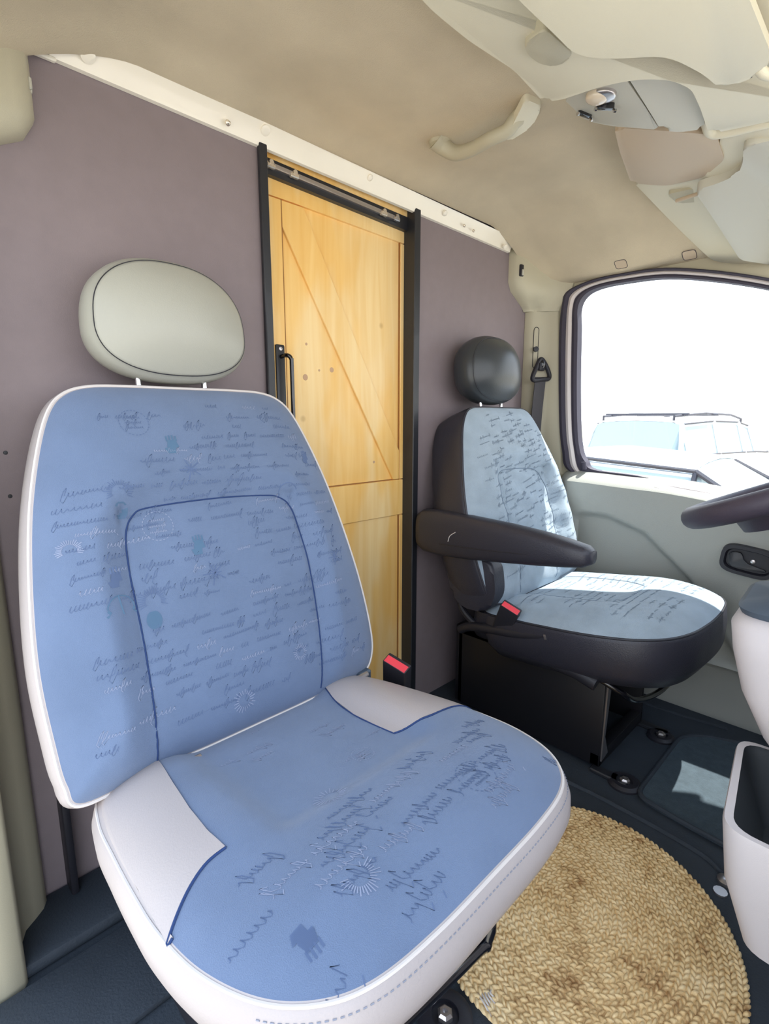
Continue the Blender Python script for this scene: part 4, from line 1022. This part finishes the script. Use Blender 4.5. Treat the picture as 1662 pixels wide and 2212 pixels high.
# steering wheel
sw = thing('steering_wheel', 'dark steering wheel rim at the right edge in front of the door', 'steering wheel', (1.48, -.9, .82))
WC = V((1.43, -.93, .806)); tl = math.radians(24); wu = V((0, math.cos(tl), -math.sin(tl))); wn = V((0, math.sin(tl), math.cos(tl)))
bm = NB(); tube(bm, [WC + X3 * .205 * math.cos(a) + wu * .205 * math.sin(a) for a in [2 * math.pi * k / 72 for k in range(72)]], .026, 16, closed=True); rim = obj('rim', bm, 'wheel', sw)
bm = NB()
lathe(bm, [(.12, -.05), (.135, .0), (.12, .016), (.001, .022)], WC - wn * .012, wn, 32)
obj('hub', bm, 'wheel', sw)
for ang in (10, 170, 235, 305):
    a = math.radians(ang); bm = NB(); d_ = X3 * math.cos(a) + wu * math.sin(a); tube(bm, [WC + d_ * .06 - wn * .012, WC + d_ * .185], [.026, .020], 12); obj('spoke', bm, 'wheel', sw)
bm = NB(); tube(bm, [WC - wn * .03, WC - wn * .30 + V((0, -.25, -.05))], .035, 18); obj('column', bm, 'dark_plastic', sw)
bm = NB(); c_ = at(1662, 1105, 0, 1.36); lathe(bm, [(.001, -.03), (.022, -.026), (.028, 0), (.02, .03), (.001, .034)], c_, (1, .2, .1), 20); tube(bm, [c_, WC - wn * .08], .008, 10); obj('stalk', bm, 'boot', sw, label='rounded control stalk')

# ================================================================== outside
bm = NB(); GZ = -.75
vs = [bm.verts.new(p_) for p_ in ((-60, -60, GZ), (60, -60, GZ), (60, 60, GZ), (-60, 60, GZ))]; bm.faces.new(vs)
struct('ground', bm, 'ground')
def car(name, label, cx, cy, ang, stations, paint, roofrack=False):
    """stations: (s, half width, z sill, z belt, z roof, roof half width); s along the length"""
    t = thing(name, label, 'car', (cx, cy, GZ), None)
    ca, sa = math.cos(ang), math.sin(ang)
    def W(s, l, z): return V((cx + s * ca - l * sa, cy + s * sa + l * ca, GZ + z))
    bm = NB(); secs = []
    for (s, hw, z0, zb, zr, rw) in stations:
        secs.append([W(s, -hw * .96, z0), W(s, -hw, z0 + .15), W(s, -hw, zb - .12), W(s, -hw * .95, zb), W(s, -hw * .5, zb + .02), W(s, 0, zb + .03), W(s, hw * .5, zb + .02), W(s, hw * .95, zb), W(s, hw, zb - .12), W(s, hw, z0 + .15), W(s, hw * .96, z0)])
    R = loft(bm, secs, closed=True); bm.faces.new(R[0]); bm.faces.new(R[-1]); obj('body', bm, paint, t)
    cab = [st for st in stations if st[5] > 0]
    def ring(st, f, infl=0, k=7):
        s, hw, z0, zb, zr, rw = st; z = zb - .01 + (zr - zb) * f; h = (hw * .94) * (1 - f) + rw * f + infl
        return h, z
    bm = NB(); secs = []
    for st in cab:
        s, hw, z0, zb, zr, rw = st; sec = []
        for f in (0, .35, .7, .93):
            h, z = ring(st, f); sec.append(W(s, -h, z))
        for l in (-.8, -.4, 0, .4, .8): sec.append(W(s, rw * l, zr + .03 * (1 - l * l) - .02))
        for f in (.93, .7, .35, 0):
            h, z = ring(st, f); sec.append(W(s, h, z))
        secs.append(sec)
    R = loft(bm, secs, closed=True); bm.faces.new(R[0]); bm.faces.new(R[-1]); obj('windows', bm, 'car_glass', t)
    # roof shell
    bm = NB(); secs = []
    for st in cab[1:-1]:
        s, hw, z0, zb, zr, rw = st; h, z = ring(st, .90, .012)
        lo = [W(s, -h, z)] + [W(s, (rw + .01) * l, zr + .035 * (1 - l * l) + .0) for l in (-.85, -.5, 0, .5, .85)] + [W(s, h, z)]
        secs.append(lo + [p_ - V((0, 0, .02)) for p_ in lo[::-1]])
    R = loft(bm, secs, closed=True); bm.faces.new(R[0]); bm.faces.new(R[-1]); obj('roof', bm, paint, t)
    # pillars
    for sg in (-1, 1):
        for i, st in enumerate(cab):
            if i in (0, len(cab) - 1): continue
            bm = NB()
            h0, z0_ = ring(st, -.05, .012); h1, z1_ = ring(st, .95, .012)
            ends = (i in (1, len(cab) - 2)); st0 = cab[0] if i == 1 else (cab[-1] if i == len(cab) - 2 else st)
            tube(bm, [W(st0[0], sg * h0, z0_), W(st[0], sg * h1, z1_)], .035 if roofrack else .018, 6)
            obj('window_pillar', bm, paint if roofrack else 'car_black', t)
            if ends: bm = NB(); tube(bm, [W(st[0], sg * h0, z0_), W(st[0], sg * h1, z1_)], .03 if roofrack else .016, 6); obj('window_pillar', bm, paint if roofrack else 'car_black', t)
        bm = NB(); tube(bm, [W(st[0], sg * (ring(st, .95, .02)[0]), ring(st, .95)[1]) for st in cab[1:-1]], .014, 6); obj('drip_strip', bm, 'car_black', t)
        bm = NB(); tube(bm, [W(st[0], sg * (st[1] * .97), st[3] + .005) for st in cab], .014, 6); obj('belt_strip', bm, 'car_black', t)
    for s in (stations[0][0] + .8, stations[-1][0] - .8):
        for sg in (-1, 1):
            bm = NB(); c_ = W(s, sg * (stations[3][1] - .1), .32); ax_ = V((-sa, ca, 0)) * sg
            lathe(bm, [(.2, -.1), (.32, -.09), (.33, .0), (.32, .10), (.2, .11), (.08, .09)], c_, ax_, 28); obj('tyre', bm, 'tyre', t)
    if roofrack:
        for sg in (-1, 1):
            rk = [(st[0], st[4], st[5]) for st in cab[1:-1]]
            bm = NB(); pts = [W(rk[0][0], sg * rk[0][2] * .85, rk[0][1] + .02)] + [W(a, sg * c * .85, b + .09) for a, b, c in rk] + [W(rk[-1][0], sg * rk[-1][2] * .85, rk[-1][1] + .02)]
            tube(bm, pts, .02, 8); obj('roof_rail', bm, 'car_black', t)
        for s in (rk[0][0] + .25, rk[0][0] + 1.3):
            bm = NB(); tube(bm, [W(s, -.72, rk[0][1] + .12), W(s, .72, rk[0][1] + .12)], .022, 8, flat=None); obj('crossbar', bm, 'car_black', t)
    return t
# nearest car, parallel to the van
st1 = [(-2.2, .70, .25, .75, .75, 0), (-2.0, .82, .22, .88, .88, 0), (-1.55, .86, .2, .93, .95, .55), (-.95, .87, .2, .98, 1.40, .56), (-.2, .88, .2, .98, 1.46, .58), (.5, .87, .2, .97, 1.41, .58), (1.25, .86, .2, .92, .96, .60), (1.9, .83, .22, .82, .82, 0), (2.2, .68, .3, .65, .65, 0)]
car('parked_car', 'silver car parked just outside the side window, its curved roof below the other car', 4.3, .38, math.radians(-88), st1, 'car_silver')
st2 = [(-2.3, .80, .35, .95, .95, 0), (-2.22, .92, .3, 1.10, 1.12, .70), (-1.95, .94, .28, 1.13, 1.66, .72), (-.9, .95, .28, 1.13, 1.71, .73), (.1, .95, .28, 1.12, 1.69, .72), (.6, .94, .28, 1.11, 1.62, .70), (1.25, .93, .28, 1.08, 1.10, .68), (2.1, .88, .3, 1.0, 1.0, 0), (2.3, .75, .35, .85, .85, 0)]
car('parked_suv', 'white tall car with dark roof rack parked behind the silver car', 11.2, 1.95, -.16, st2, 'car_white', True)
# distant low hill
bm = NB(); secs = []
for i in range(40):
    a = math.radians(-50 + 120 * i / 39); h = 1.2 + .5 * math.sin(i * .7) + .4 * math.sin(i * 1.9)
    secs.append([V((50 * math.cos(a), 50 * math.sin(a), GZ)), V((53 * math.cos(a), 53 * math.sin(a), GZ + h)), V((58 * math.cos(a), 58 * math.sin(a), GZ + h * .8)), V((59 * math.cos(a), 59 * math.sin(a), GZ))])
loft(bm, secs); struct('hill', bm, 'hedge')
